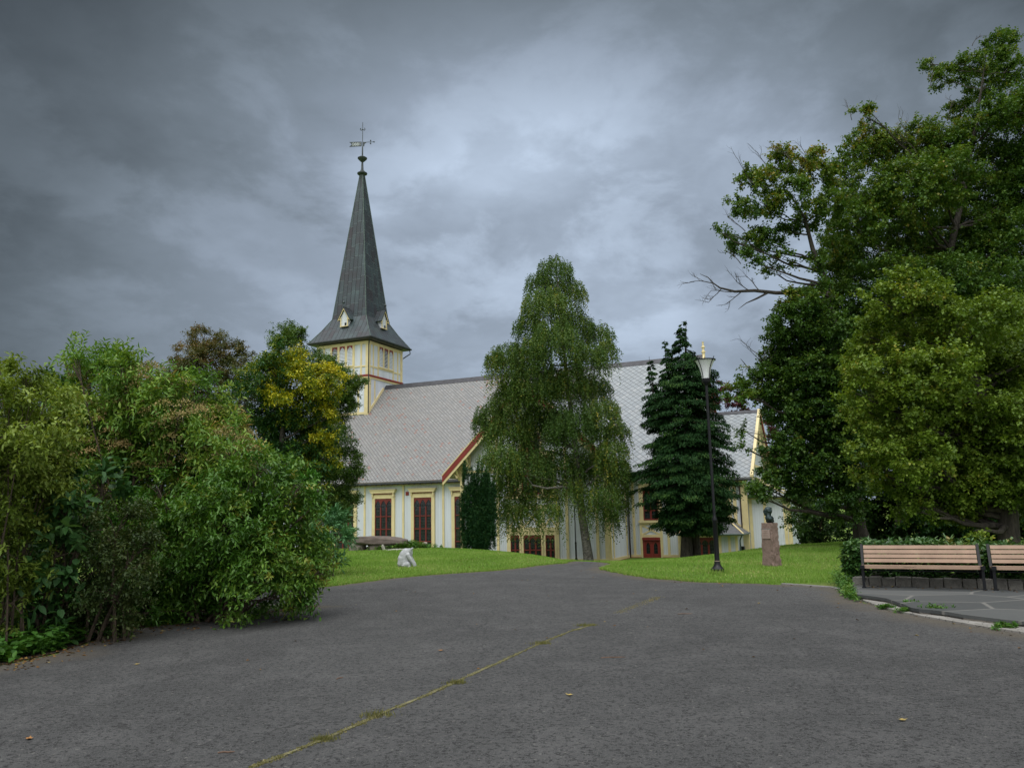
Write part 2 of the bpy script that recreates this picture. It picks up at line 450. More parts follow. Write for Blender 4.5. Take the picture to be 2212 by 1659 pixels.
def grid_sheet(name, xs, ys, z, m, kind='structure'):
    X, Y = np.meshgrid(xs, ys); V = np.stack([X, Y, z(X, Y)], -1).reshape(-1, 3)
    nx, ny = len(xs), len(ys)
    i = np.arange(nx - 1)[None, :] + nx * np.arange(ny - 1)[:, None]
    F = np.stack([i, i + 1, i + nx + 1, i + nx], -1).reshape(-1, 4)
    o = np_mesh(name, V, F, m, smooth=True); o['kind'] = kind
    return o


def grass_ground_mat():
    m, t, b = mat('lawn_turf')
    oc = t.n('ShaderNodeTexCoord').outputs['Object']
    n1 = t.noise(oc, 0.35, 5, 0.6, 0.3); n2 = t.noise(oc, 6.0, 6, 0.7); n3 = t.noise(oc, 60.0, 3, 0.6)
    c = t.ramp(n1, [(0.3, (0.125, 0.215, 0.042)), (0.5, (0.18, 0.275, 0.055)), (0.7, (0.29, 0.29, 0.10))])
    c = t.mix(t.m('MULTIPLY', t.smooth(n2, 0.35, 0.75), 0.55), c, (0.06, 0.13, 0.017))
    c = t.mix(t.m('MULTIPLY', t.smooth(n3, 0.5, 0.8), 0.5), c, (0.17, 0.25, 0.06))
    t.l(c, b.inputs['Base Color']); b.inputs['Roughness'].default_value = 0.9
    b.inputs['Specular IOR Level'].default_value = 0.1
    bp = t.n('ShaderNodeBump', i_Strength=1.0, i_Distance=0.06); t.l(t.m('ADD', n2, n3), bp.inputs['Height']); t.l(bp.outputs[0], b.inputs['Normal'])
    return m


def asphalt_mat():
    m, t, b = mat('worn_asphalt')
    oc = t.n('ShaderNodeTexCoord').outputs['Object']
    ed = t.n('ShaderNodeAttribute', attribute_name='edge').outputs['Fac']
    n0 = t.noise(oc, 0.22, 5, 0.6, 0.6); n1 = t.noise(oc, 1.4, 7, 0.68, 0.3); n2 = t.noise(oc, 26.0, 4, 0.8); n3 = t.noise(oc, 85.0, 3, 0.7); n4 = t.noise(oc, 7.0, 5, 0.75)
    vo = t.n('ShaderNodeTexVoronoi', i_Scale=30.0); t.l(oc, vo.inputs['Vector'])
    sc = t.n('ShaderNodeSeparateColor'); t.l(vo.outputs['Color'], sc.inputs[0])
    c = t.ramp(n0, [(0.3, (0.054, 0.0555, 0.0565)), (0.5, (0.072, 0.0735, 0.0745)), (0.7, (0.092, 0.0935, 0.094))])
    c = t.mix(t.m('MULTIPLY', t.smooth(n1, 0.40, 0.72), 0.55), c, (0.125, 0.125, 0.126))
    c = t.mix(t.m('MULTIPLY', t.smooth(n4, 0.46, 0.66), 0.35), c, (0.034, 0.034, 0.036))
    c = t.mix(t.m('MULTIPLY', t.smooth(n2, 0.50, 0.60), 0.85), c, (0.018, 0.018, 0.020))
    c = t.mix(t.m('MULTIPLY', t.smooth(n3, 0.53, 0.66), 0.6), c, (0.21, 0.208, 0.205))
    size = t.m('ADD', 0.08, t.m('MULTIPLY', sc.outputs[1], 0.30))
    chip = t.m('MULTIPLY', t.m('GREATER_THAN', sc.outputs[0], 0.93), t.m('LESS_THAN', vo.outputs['Distance'], size))
    c = t.mix(t.m('MULTIPLY', chip, 0.45), c, (0.24, 0.23, 0.215))
    # hairline cracks and a wide transverse joint
    wv = t.n('ShaderNodeVectorMath', operation='ADD'); t.l(oc, wv.inputs[0])
    nv = t.n('ShaderNodeTexNoise', i_Scale=1.1, i_Detail=5.0); t.l(oc, nv.inputs['Vector']); t.l(nv.outputs['Color'], wv.inputs[1])
    vd = t.n('ShaderNodeTexVoronoi', feature='DISTANCE_TO_EDGE', i_Scale=0.21); t.l(wv.outputs[0], vd.inputs['Vector'])
    crack = t.m('MULTIPLY', t.m('SUBTRACT', 1.0, t.smooth(vd.outputs['Distance'], 0.0015, 0.0050)), t.smooth(n1, 0.42, 0.60))
    c = t.mix(t.m('MULTIPLY', crack, 0.4), c, (0.014, 0.014, 0.014))
    dust = t.m('MULTIPLY', t.m('SUBTRACT', 1.0, t.smooth(t.m('ADD', ed, t.m('MULTIPLY', t.m('SUBTRACT', n1, 0.5), 1.6)), 0.05, 0.75)), 0.75)
    c = t.mix(dust, c, t.ramp(n2, [(0.3, (0.055, 0.045, 0.034)), (0.7, (0.17, 0.15, 0.12))]))
    t.l(c, b.inputs['Base Color']); b.inputs['Roughness'].default_value = 0.9; b.inputs['Specular IOR Level'].default_value = 0.2
    bp = t.n('ShaderNodeBump', i_Strength=1.0, i_Distance=0.02); t.l(t.m('ADD', n2, t.m('MULTIPLY', n3, 0.5)), bp.inputs['Height']); t.l(bp.outputs[0], b.inputs['Normal'])
    return m


_s = np.linspace(-1, 1, 261)
gx = 3.0 + 900 * np.sinh(6.2 * _s) / np.sinh(6.2)
gy = 22.0 + 1200 * np.sinh(6.4 * _s) / np.sinh(6.4)
LAWN = grass_ground_mat()
grid_sheet('lawn_ground', gx, gy, H, LAWN)

# drive: left and right edges, read from the picture, on the flat ground
Ledge = [gp(0, 1440), gp(130, 1412), gp(270, 1362), gp(420, 1345), gp(560, 1330), gp(690, 1310)]
Lp = [(-14, -12), (-9, -2), (-7.2, 6)] + [(p.x, p.y) for p in Ledge] + [(-5.5, 14.7), (-6.5, 15.2)]
Lq = [gp(690, 1268.5), gp(800, 1256), gp(900, 1246), gp(1050, 1233), gp(1150, 1222), gp(1215, 1214.5)]
Lp += [(-5.2, gp(690, 1268.5).y - .25)] + [(p.x, p.y) for p in Lq] + [(2.1, 27.5)]
Rq = [gp(2212, 1371), gp(2080, 1347), gp(1950, 1327), gp(1862, 1302), gp(1836, 1282), gp(1800, 1271), gp(1700, 1264), gp(1620, 1260), gp(1500, 1256), gp(1400, 1248.5), gp(1340, 1239), gp(1300, 1231)]
Rp = [(14, -12), (9, 2), (7.6, 6)] + [(p.x, p.y) for p in Rq] + [(2.75, 22.4), (2.95, 24.5), (2.7, 27.5)]
_ly = np.array([p[1] for p in Lp]); _lx = np.array([p[0] for p in Lp]); _ry = np.array([p[1] for p in Rp]); _rx = np.array([p[0] for p in Rp])
assert (np.diff(_ly) > 0).all(), _ly
assert (np.diff(_ry) > 0).all(), _ry


def road_l(y): return np.interp(y, _ly, _lx) + 0.05 * np.sin(y * 5.1) * np.sin(y * 1.7) + 0.03 * np.sin(y * 17)
def road_r(y): return np.interp(y, _ry, _rx) + 0.05 * np.sin(y * 4.3 + 1) * np.sin(y * 1.9) + 0.03 * np.sin(y * 15)


ys = np.concatenate([np.linspace(-12, 4, 20), np.linspace(4.1, 27.5, 240)]); nu = 40
uu = 0.5 - 0.5 * np.cos(np.linspace(0, math.pi, nu))
RX = road_l(ys)[:, None] * (1 - uu) + road_r(ys)[:, None] * uu; RY = np.repeat(ys[:, None], nu, 1)
RV = np.stack([RX, RY, H(RX, RY) + 0.012], -1).reshape(-1, 3)
i = np.arange(nu - 1)[None, :] + nu * np.arange(len(ys) - 1)[:, None]
ASPH = asphalt_mat()
road = np_mesh('asphalt_drive', RV, np.stack([i, i + 1, i + nu + 1, i + nu], -1).reshape(-1, 4), ASPH, smooth=True)
road['kind'] = 'structure'
_e = road.data.attributes.new('edge', 'FLOAT', 'POINT'); _e.data.foreach_set('value', np.minimum(RX - RX[:, :1], RX[:, -1:] - RX).ravel().astype(np.float32))

# ------------------------------------------------------------------ church
PHI = 0.4149
CH = empty('wooden_church', (-13.1317, 80.079, -2.06), -PHI)
tag(CH, 'large white and cream wooden church with slate roof and tall copper spire', 'church')
W, HE, HR = 10.09, 6.28, 16.57           # half width to the eaves, eaves and ridge height
WALL = 9.49
A0, A1 = -6.6, 32.0                       # west and east ends of the nave


def frame(o, u, n):
    o, u, n = Vector(o), Vector(u), Vector(n)
    return lambda a, z, d: o + u * a + n * d + Vector((0, 0, z))


SOUTH = frame((0, -WALL, 0), (1, 0, 0), (0, -1, 0))


def arch_pts(u0, u1, zs, zt, n=6):
    """pointed arch from (u0, zs) over the apex to (u1, zs)"""
    um = (u0 + u1) / 2; L = []
    for k in range(n + 1):
        f = k / n; L.append((u0 + (um - u0) * (1 - math.cos(f * math.pi / 2)) ** 0.9 if False else u0 + (um - u0) * f ** 1.6, zs + (zt - zs) * f ** 0.75))
    Rr = [(u1 - (p[0] - u0), p[1]) for p in reversed(L[:-1])]
    return L + Rr


def spandrels(mb, fr, u0, u1, ztop, zs, zt, d0, d1):
    """fills the corners above a pointed arch of one light"""
    pts = arch_pts(u0, u1, zs, zt); n = len(pts) // 2
    mb.fprism(fr, [(u0, ztop)] + pts[:n + 1] + [((u0 + u1) / 2, ztop)], d0, d1)
    mb.fprism(fr, [((u0 + u1) / 2, ztop)] + pts[n:] + [(u1, ztop)], d0, d1)


def window(fr, u0, u1, z0, z1, lights=3, transoms=(), cas=0.3, hood=True, sill=True, arch=0.75, d=0.0):
    """u0..u1, z0..z1 = the red sash; casing round it; returns the window (casing) part"""
    c = MB()
    c.fbox(fr, u0 - cas, u0, z0 - 0.05, z1 + 0.3, d, d + 0.13); c.fbox(fr, u1, u1 + cas, z0 - 0.05, z1 + 0.3, d, d + 0.13)
    c.fbox(fr, u0, u1, z1, z1 + 0.3, d, d + 0.127)
    if hood:
        c.fbox(fr, u0 - cas + 0.04, u1 + cas - 0.04, z1 + 0.3, z1 + 0.46, d, d + 0.10)
        c.fprism(fr, [(u0 - cas - 0.02, z1 + 0.46), (u1 + cas + 0.02, z1 + 0.46), (u1 + cas + 0.16, z1 + 0.72), (u0 - cas - 0.16, z1 + 0.72)], d, d + 0.3)
        c.fbox(fr, u0 - cas - 0.18, u1 + cas + 0.18, z1 + 0.72, z1 + 0.79, d, d + 0.34)
        for s in (u0 - cas + 0.02, u1 + cas - 0.16):
            c.fprism(fr, [(s, z1 + 0.12), (s + 0.14, z1 + 0.12), (s + 0.14, z1 + 0.46), (s, z1 + 0.46)], d + 0.13, d + 0.24)
    if sill: c.fbox(fr, u0 - cas - 0.08, u1 + cas + 0.08, z0 - 0.22, z0 - 0.05, d, d + 0.24)
    o = c.build('window', CREAM, CH)
    s = MB(); n = lights; wl = (u1 - u0) / n; bw = 0.064
    for k in range(n + 1):
        x = u0 + wl * k; s.fbox(fr, max(u0, x - bw), min(u1, x + bw), z0, z1 - arch, d + 0.02, d + 0.075)
    for k in range(n):
        spandrels(s, fr, u0 + wl * k, u0 + wl * (k + 1), z1, z1 - arch, z1 - 0.16, d + 0.02, d + 0.073)
        a, b = u0 + wl * k, u0 + wl * (k + 1)
    for zt in transoms: s.fbox(fr, u0, u1, zt - 0.04, zt + 0.04, d + 0.02, d + 0.095)
    s.fbox(fr, u0, u1, z0 - 0.045, z0 + 0.07, d + 0.02, d + 0.09)
    s.build('sash', SASHRED, o)
    g = MB(); g.poly([fr(u0, z0, d + 0.03), fr(u1, z0, d + 0.03), fr(u1, z1, d + 0.03), fr(u0, z1, d + 0.03)]); g.build('glass', GLASS, o)
    if hood:
        t = MB(); k = 0; x = u0 - cas + 0.18
        while x < u1 + cas - 0.24:
            t.fprism(fr, [(x, z1 + 0.40), (x + 0.055, z1 + 0.33), (x + 0.11, z1 + 0.40)], d + 0.10, d + 0.125); x += 0.14
        t.fbox(fr, u0 - cas + 0.17, u1 + cas - 0.17, z1 + 0.40, z1 + 0.455, d + 0.10, d + 0.125)
        t.build('dentil_frieze', RED, o)
    return o


# --- nave walls with gable ends
mb = MB()
for s in (-1, 1):
    y0, y1 = sorted((s * WALL, s * (WALL - 0.3)))
    mb.box(A0 + 0.3, A1 - 0.3, y0, y1, -0.6, HE - 0.12)
for a, sg in ((A0, 1), (A1 - 0.3, 1)):
    mb.prism([(a, -WALL, -0.6), (a, -WALL, HE - 0.13), (a, 0, HR - 0.65), (a, WALL, HE - 0.13), (a, WALL, -0.6)], (0.3, 0, 0))
nave = mb.build('nave_wall', WHITE, CH)
trim = MB()
for u in (-3.8, 0.15, 4.1, 8.06, 11.98, 28.35, 30.93):
    trim.fbox(SOUTH, u - 0.09, u + 0.09, 0.16, HE - 0.32, 0, 0.07)
for u0, u1 in ((A0 + .0, 15.9), (28.05, 31.7)):
    trim.fbox(SOUTH, u0, u1, HE - 0.32, HE - 0.12, 0, 0.09)
    trim.fbox(SOUTH, u0, 28.5 if u0 > 20 else u1, -0.02, 0.16, 0, 0.10) if u0 < 20 else None
trim.fbox(SOUTH, 28.05, 28.86, -0.02, 0.16, 0, 0.10); trim.fbox(SOUTH, 30.45, 31.62, -0.02, 0.16, 0, 0.10)
trim.fbox(SOUTH, 31.62, 32.06, -0.05, HE - 0.32, 0, 0.12)
EAST = frame((A1, 0, 0), (0, 1, 0), (1, 0, 0))
trim.fbox(EAST, -WALL - 0.1, -WALL + 0.35, -0.05, HE, 0.002, 0.12)
trim.build('trim_boards', CREAM, nave)
pl = MB(); pl.fbox(SOUTH, A0, 28.86, -0.6, -0.02, 0, 0.16); pl.fbox(SOUTH, 30.45, 32.1, -0.6, -0.02, 0, 0.16); pl.build('red_plinth', RED, nave)


def roof_slab(mb, pts, th=0.16, mi=0, side=1, mi_under=None):
    """top polygon pts (ccw from above) with thickness below"""
    pts = [Vector(p) for p in pts]; n = (pts[1] - pts[0]).cross(pts[2] - pts[0]).normalized()
    if n.z < 0: pts.reverse(); n = -n
    lo = [p - n * th for p in pts]
    mb.poly(pts, mi); mb.poly(list(reversed(lo)), side if mi_under is None else mi_under)
    for i in range(len(pts)):
        j = (i + 1) % len(pts); mb.poly([pts[j], pts[i], lo[i], lo[j]], side)


def zroof(b): return HR - (HR - HE) * abs(b) / W


mb = MB()
TA = 21.94                                 # transept ridge position
AR = A1 + 0.65
zv = 13.1; bv = -(HR - zv) / (HR - HE) * W
# south slope with a softer lower course, west part in small slates, east part in large slates
for a, b_, mi in ((A0 - 0.4, TA, 0), (TA, AR, 1)):
    roof_slab(mb, [(a, -W, HE), (b_, -W, HE), (b_, 0, HR), (a, 0, HR)], mi=mi, side=2)
roof_slab(mb, [(A0 - 0.4, W, HE), (AR, W, HE), (AR, 0, HR), (A0 - 0.4, 0, HR)], mi=0, side=2)
nroof = mb.build('nave_roof', [SLATE_S, SLATE_L, SOFFIT], CH)
mb = MB()
mb.prism([(0.05, -0.42, HR - 0.42 + 0.03), (0.05, 0, HR + 0.1), (0.05, 0.42, HR - 0.42 + 0.03)], (AR - 0.05, 0, 0)); mb.build('ridge_cap', RIDGE, nroof)


def gutter(mb, p, q, r=0.1):
    p, q = Vector(p), Vector(q); mb.tube([p, q], r, 8)
    n = max(2, int((q - p).length / 0.55)); dd = (q - p) / n
    for k in range(n + 1):
        c = p + dd * k; mb.box(c.x - 0.025, c.x + 0.025, c.y - r - 0.02, c.y + r * 0.4, c.z - r - 0.05, c.z - 0.03)


mb = MB(); gutter(mb, (A0 - 0.4, -W - 0.06, HE - 0.16), (15.1, -W - 0.06, HE - 0.16)); mb.build('gutter', DARKMETAL, nroof); mb = MB(); gutter(mb, (28.8, -W - 0.06, HE - 0.16), (AR, -W - 0.06, HE - 0.16))
mb.build('gutter', DARKMETAL, nroof)
mb = MB(); mb.box(A0, 15.9, -W + 0.06, -WALL - 0.09, HE - 0.32, HE - 0.29); mb.build('eaves_soffit', SOFFIT, nroof); mb = MB(); mb.box(28.1, A1, -W + 0.06, -WALL - 0.09, HE - 0.32, HE - 0.29); mb.build('eaves_soffit', SOFFIT, nroof)
mb = MB()
mb.tube([(28.02, -W - 0.05, HE - 0.25), (28.0, -WALL - 0.12, HE - 0.7), (28.0, -WALL - 0.12, -0.3)], 0.06, 8)
mb.build('downpipe', BROWNPIPE, CH)

# --- nave windows and the small red vent
for cx_ in (-1.87, 2.12, 6.07, 10.02, 13.95):
    window(SOUTH, cx_ - 0.86, cx_ + 0.86, 0.45, 4.87, 3, (3.33, 2.25, 1.19))
mb = MB(); mb.fbox(SOUTH, 8.3, 8.6, 5.08, 5.4, 0, 0.05); mb.fbox(SOUTH, 8.34, 8.56, 5.12, 5.36, 0.05, 0.06); mb.build('wall_vent', RED, CH)

# --- basement door, panel and window above it
window(SOUTH, 29.13, 30.25, 2.72, 5.0, 2, (3.4,), cas=0.3, hood=False, sill=True)
mb = MB()
mb.fbox(SOUTH, 28.84, 30.46, 5.3, 5.42, 0, 0.2); mb.build('window_cornice', CREAM, CH); mb = MB()
mb.fbox(SOUTH, 28.86, 30.44, 1.5, 2.48, 0, 0.05)
mb.build('door_panel', WHITE, CH)
x = MB()
for p, q in (((28.98, 1.62), (30.32, 2.32)), ((28.98, 2.32), (30.32, 1.62))): x.fbar(SOUTH, p, q, 0.12, 0.05, 0.09 if p[1] < 2 else 0.087)
x.fbox(SOUTH, 28.80, 28.98, -0.3, 2.5, 0, 0.12); x.fbox(SOUTH, 30.32, 30.50, -0.3, 2.5, 0, 0.12); x.fbox(SOUTH, 28.98, 30.32, 1.42, 1.62, 0, 0.10); x.fbox(SOUTH, 28.98, 30.32, 2.32, 2.5, 0, 0.10)
x.build('door_surround', CREAM, CH)
dmb = MB(); dmb.fbox(SOUTH, 28.98, 30.32, 1.22, 1.41, 0, 0.2); dmb.fbox(SOUTH, 28.98, 29.08, -0.5, 1.22, 0, 0.12); dmb.fbox(SOUTH, 30.22, 30.32, -0.5, 1.22, 0, 0.12)
door = dmb.build('door', RED, CH)
for u0, u1 in ((29.08, 29.645), (29.655, 30.22)):
    lf = MB(); um = (u0 + u1) / 2
    lf.fbox(SOUTH, u0, um - 0.15, -0.5, 1.2, 0.01, 0.07); lf.fbox(SOUTH, um + 0.15, u1, -0.5, 1.2, 0.01, 0.07); lf.fbox(SOUTH, um - 0.15, um + 0.15, -0.5, 0.22, 0.01, 0.07); lf.fbox(SOUTH, um - 0.15, um + 0.15, 1.1, 1.2, 0.01, 0.07)
    spandrels(lf, SOUTH, um - 0.15, um + 0.15, 1.1, 0.75, 1.06, 0.01, 0.068)
    lf.build('door_leaf', RED, door)
    g = MB(); g.poly([SOUTH(um - 0.15, 0.22, 0.03), SOUTH(um + 0.15, 0.22, 0.03), SOUTH(um + 0.15, 1.1, 0.03), SOUTH(um - 0.15, 1.1, 0.03)]); g.build('door_glass', GLASS, door)

# --- transept
TB = -14.3; TE = 6.26; TH = 13.1; TL, TR_ = 14.96, 28.91; CL, CR = 16.15, 27.87
FRONT = frame((0, TB, 0), (1, 0, 0), (0, -1, 0)); TEAST = frame((CR, 0, 0), (0, 1, 0), (1, 0, 0))
sl = (TH - TE) / (TA - TL)
mb = MB()
zc = lambda a: TH - sl * abs(a - TA) - 0.22
mb.prism([(CL, TB, -0.6), (CR, TB, -0.6), (CR, TB, zc(CR)), (TA, TB, zc(TA)), (CL, TB, zc(CL))], (0, 0.3, 0))
mb.box(CL, CL + 0.3, TB + 0.3, -WALL, -0.6, zc(CL)); mb.box(CR - 0.3, CR, TB + 0.3, -WALL, -0.6, zc(CR))
trans = mb.build('transept_wall', WHITE, CH)
t2 = MB()
for u in (CL + 0.16, 19.27, 24.75, 27.0, CR - 0.16):
    t2.fbox(FRONT, u - (0.16 if u in (CL + 0.16, CR - 0.16) else 0.10), u + (0.16 if u in (CL + 0.16, CR - 0.16) else 0.10), 0.14, min(zc(u) - 0.15, 30), 0, 0.08)
t2.fbox(FRONT, CL, CR, -0.05, 0.14, 0, 0.12)
t2.fbox(TEAST, TB, TB + 0.25, -0.05, zc(CR) - 0.2, 0.003, 0.08); t2.fbox(TEAST, TB + 0.75, TB + 0.95, 0.14, zc(CR) - 0.2, 0, 0.06); t2.fbox(TEAST, TB + 0.25, -WALL - 0.14, -0.05, 0.14, 0, 0.10)
t2.fbox(TEAST, -WALL - 0.6, -WALL - 0.42, 0.14, zc(CR) - 0.2, 0, 0.06)
t2.fbox(FRONT, CL + 0.3, CR - 0.3, 6.5, 6.68, 0, 0.06)
t2.build('trim_boards', CREAM, trans)
mb = MB(); mb.fbox(FRONT, CL, CR, -0.6, -0.05, 0, 0.16); mb.fbox(TEAST, TB, -WALL - 0.16, -0.6, -0.05, 0, 0.14); mb.build('red_plinth', RED, trans)
mb = MB(); b0 = TB - 0.7
for e, mi in ((TL, 0), (TR_, 1)):
    roof_slab(mb, [(e, b0, TE), (e, -W + 0.02, TE + 0.03), (TA, bv, TH), (TA, b0, TH)], mi=mi, side=2)
troof = mb.build('transept_roof', [SLATE_S, SLATE_L, SOFFIT], CH)
mb = MB(); mb.prism([(TA - 0.35, b0, TH - 0.3), (TA + 0.35, b0, TH - 0.3), (TA, b0, TH + 0.12)], (0, bv - b0, 0)); mb.build('ridge_cap', RIDGE, troof)
for e in (TL, TR_):
    sg = 1 if e < TA else -1
    v = MB(); y = MB(); V0 = frame((0, b0, 0), (1, 0, 0), (0, -1, 0))
    v.fprism(V0, [(e, TE - 0.42), (e, TE + 0.05), (TA, TH + 0.05), (TA, TH - 0.47)][::sg], 0.0, 0.07)
    v.build('verge_board', RED, troof)
    y.fprism(V0, [(e + sg * 0.05, TE - 0.62), (e + sg * 0.0, TE - 0.42), (TA, TH - 0.47), (TA, TH - 0.72)][::sg], -0.05, 0.045)
    y.fprism(V0, [(e - sg * 0.02, TE + 0.05), (e - sg * 0.02, TE + 0.16), (TA, TH + 0.16), (TA, TH + 0.05)][::sg], -0.02, 0.09)
    y.build('verge_moulding', CREAM, troof)
br = []
for a, z in ((16.1, 6.95), (16.97, 7.75), (27.9, 6.75), (26.9, 7.75)):
    sg = 1 if a < TA else -1; m_ = MB()
    m_.fbox(FRONT, a - 0.1 if sg > 0 else a - 0.1, a + 0.1, z - 0.05, z + 0.12, 0.0, 0.72); m_.fbox(FRONT, a - 0.08, a + 0.08, z - 1.0, z - 0.05, 0.0, 0.12)
    A_, B_ = FRONT(a, z - 0.9, 0.1), FRONT(a, z - 0.1, 0.66); m_.tube([A_, B_], 0.09, 4)
    # arm reaching outwards under the verge
    m_.fbar(FRONT, (a, z + 0.02), (a - sg * 0.75, z + 0.02), 0.16, 0.3, 0.5); m_.fbar(FRONT, (a, z - 0.8), (a - sg * 0.6, z - 0.06), 0.12, 0.34, 0.46)
    m_.build('eaves_bracket', CREAM, CH)
mb = MB()
for e, e2 in ((TL, CL + 0.8), (TR_, CR - 0.8)): pass
gutter(mb, (TR_ + 0.05, b0 + 0.1, TE - 0.1), (TR_ + 0.05, -W - 0.05, TE - 0.1), 0.1); mb.box(TR_ - 0.9, TR_ + 0.0, b0 + 0.05, -W + 0.1, TE - 0.30, TE - 0.26); mb.build('gutter', DARKMETAL, troof)
# windows of the transept: basement row, cross-braced panel, tall gable window
for u0, u1, n in ((20.31, 21.02, 2), (21.35, 22.75, 3), (23.08, 23.79, 2)):
    window(FRONT, u0, u1, -0.2, 1.82, n, (0.75,), cas=0.15, hood=False, sill=False, arch=0.55)
mb = MB(); mb.fbox(FRONT, 20.0, 24.1, 1.98 + 0.14, 2.36, 0, 0.16); mb.fbox(FRONT, 20.0, 20.16, -0.2, 2.12, 0, 0.1); mb.fbox(FRONT, 23.94, 24.1, -0.2, 2.12, 0, 0.1)
for u in (20.1, 21.2, 22.9, 24.0): mb.fbox(FRONT, u - 0.1, u + 0.1, 2.36, 3.72, 0, 0.07)
mb.fbox(FRONT, 20.0, 24.1, 3.72, 3.98, 0, 0.12); mb.fbox(FRONT, 19.9, 24.2, 4.5, 4.68, 0, 0.22)
for (u0, u1) in ((20.2, 21.1), (21.3, 22.8), (23.0, 23.9)):
    mb.fbar(FRONT, (u0, 2.4), (u1, 3.7), 0.11, 0.0, 0.05); mb.fbar(FRONT, (u0, 3.7), (u1, 2.4), 0.11, 0.0, 0.053)
mb.build('cross_braced_panel', CREAM, CH)
for u0, u1, n, zt in ((20.3, 21.0, 2, 7.6), (21.3, 22.8, 3, 9.2), (23.1, 23.8, 2, 7.6)):
    window(FRONT, u0, u1, 4.8, zt, n, (6.1,), cas=0.15, hood=False, sill=False, arch=0.7)

# --- east gable verge and finial of the nave
GE = frame((AR, 0, 0), (0, 1, 0), (1, 0, 0))
for s in (-1, 1):
    v = MB()
    pts = [(s * W, HE - 0.4), (s * W, HE + 0.06), (0, HR + 0.06), (0, HR - 0.42)]
    v.fprism(GE, pts[::(1 if s < 0 else -1)], 0.0, 0.08); v.build('verge_board', RED, nroof)
    y = MB(); pts = [(s * (W + 0.03), HE + 0.06), (s * (W + 0.03), HE + 0.17), (0, HR + 0.17), (0, HR + 0.06)]
    y.fprism(GE, pts[::(1 if s < 0 else -1)], -0.03, 0.1); y.build('verge_moulding', CREAM, nroof)
mb = MB(); mb.lathe([(0.0, HR - 0.3), (0.13, HR - 0.3), (0.13, HR + 0.25), (0.19, HR + 0.28), (0.19, HR + 0.36), (0.10, HR + 0.42), (0.09, HR + 0.62), (0.17, HR + 0.70), (0.17, HR + 0.78), (0.08, HR + 0.86), (0.08, HR + 1.15), (0.12, HR + 1.2), (0.0, HR + 1.25)], 8, (AR + 0.0, 0, 0))
mb.build('gable_finial', CREAM, CH)

# --- chancel with its own lower gabled roof
CW, CE, CHH, CA = 7.97, 5.68, 11.43, 36.96
CWALL = 7.4; CA1 = 36.35
CS = frame((0, -CWALL, 0), (1, 0, 0), (0, -1, 0)); CEF = frame((CA1, 0, 0), (0, 1, 0), (1, 0, 0))
mb = MB()
mb.box(A1, CA1 - 0.3, -CWALL, -CWALL + 0.3, -0.6, CE - 0.1); mb.box(A1, CA1 - 0.3, CWALL - 0.3, CWALL, -0.6, CE - 0.1)
mb.prism([(CA1 - 0.3, -CWALL, -0.6), (CA1 - 0.3, -CWALL, CE + 0.1), (CA1 - 0.3, 0, CHH - 0.6), (CA1 - 0.3, CWALL, CE + 0.1), (CA1 - 0.3, CWALL, -0.6)], (0.3, 0, 0))
chw = mb.build('chancel_wall', WHITE, CH)
mb = MB()
for u in (35.55,): mb.fbox(CS, u - 0.12, u + 0.12, 0.1, CE - 0.3, 0, 0.06)
mb.fbox(CS, 36.0, CA1 + 0.04, -0.1, CE - 0.3, 0, 0.1); mb.fbox(CEF, -CWALL - 0.08, -CWALL + 0.3, -0.1, CE, 0.002, 0.09)
mb.fbox(CS, A1 + 0.1, CA1, CE - 0.3, CE - 0.1, 0, 0.08)
mb.build('trim_boards', CREAM, chw)
window(CS, 33.6, 34.98, 2.3, 4.9, 2, (3.6,), cas=0.3, hood=False)
mb = MB()
for s in (-1, 1):
    roof_slab(mb, [(A1 + 0.0, s * CW, CE), (CA, s * CW, CE), (CA, 0, CHH), (A1 + 0.0, 0, CHH)], mi=0, side=1)
croof = mb.build('chancel_roof', [SLATE_L, SOFFIT], CH)
mb = MB(); mb.prism([(A1 + 0.1, -0.3, CHH - 0.16), (A1 + 0.1, 0, CHH + 0.1), (A1 + 0.1, 0.3, CHH - 0.16)], (CA - A1 - 0.1, 0, 0)); mb.build('ridge_cap', RIDGE, croof)
mb = MB(); gutter(mb, (A1 + 0.1, -CW - 0.06, CE - 0.14), (CA, -CW - 0.06, CE - 0.14)); mb.build('gutter', DARKMETAL, croof)
GC = frame((CA, 0, 0), (0, 1, 0), (1, 0, 0))
for s in (-1, 1):
    v = MB(); pts = [(s * CW, CE - 0.28), (s * CW, CE + 0.0), (0, CHH + 0.0), (0, CHH - 0.33)]
    v.fprism(GC, pts[::(1 if s < 0 else -1)], 0.0, 0.08); v.build('verge_board', RED if s > 0 else CREAM, croof)
    y = MB(); pts = [(s * (CW + 0.05), CE + 0.0), (s * (CW + 0.05), CE + 0.16), (0, CHH + 0.16), (0, CHH + 0.0)]
    y.fprism(GC, pts[::(1 if s < 0 else -1)], -0.12, 0.1); y.build('verge_moulding', CREAM, croof)
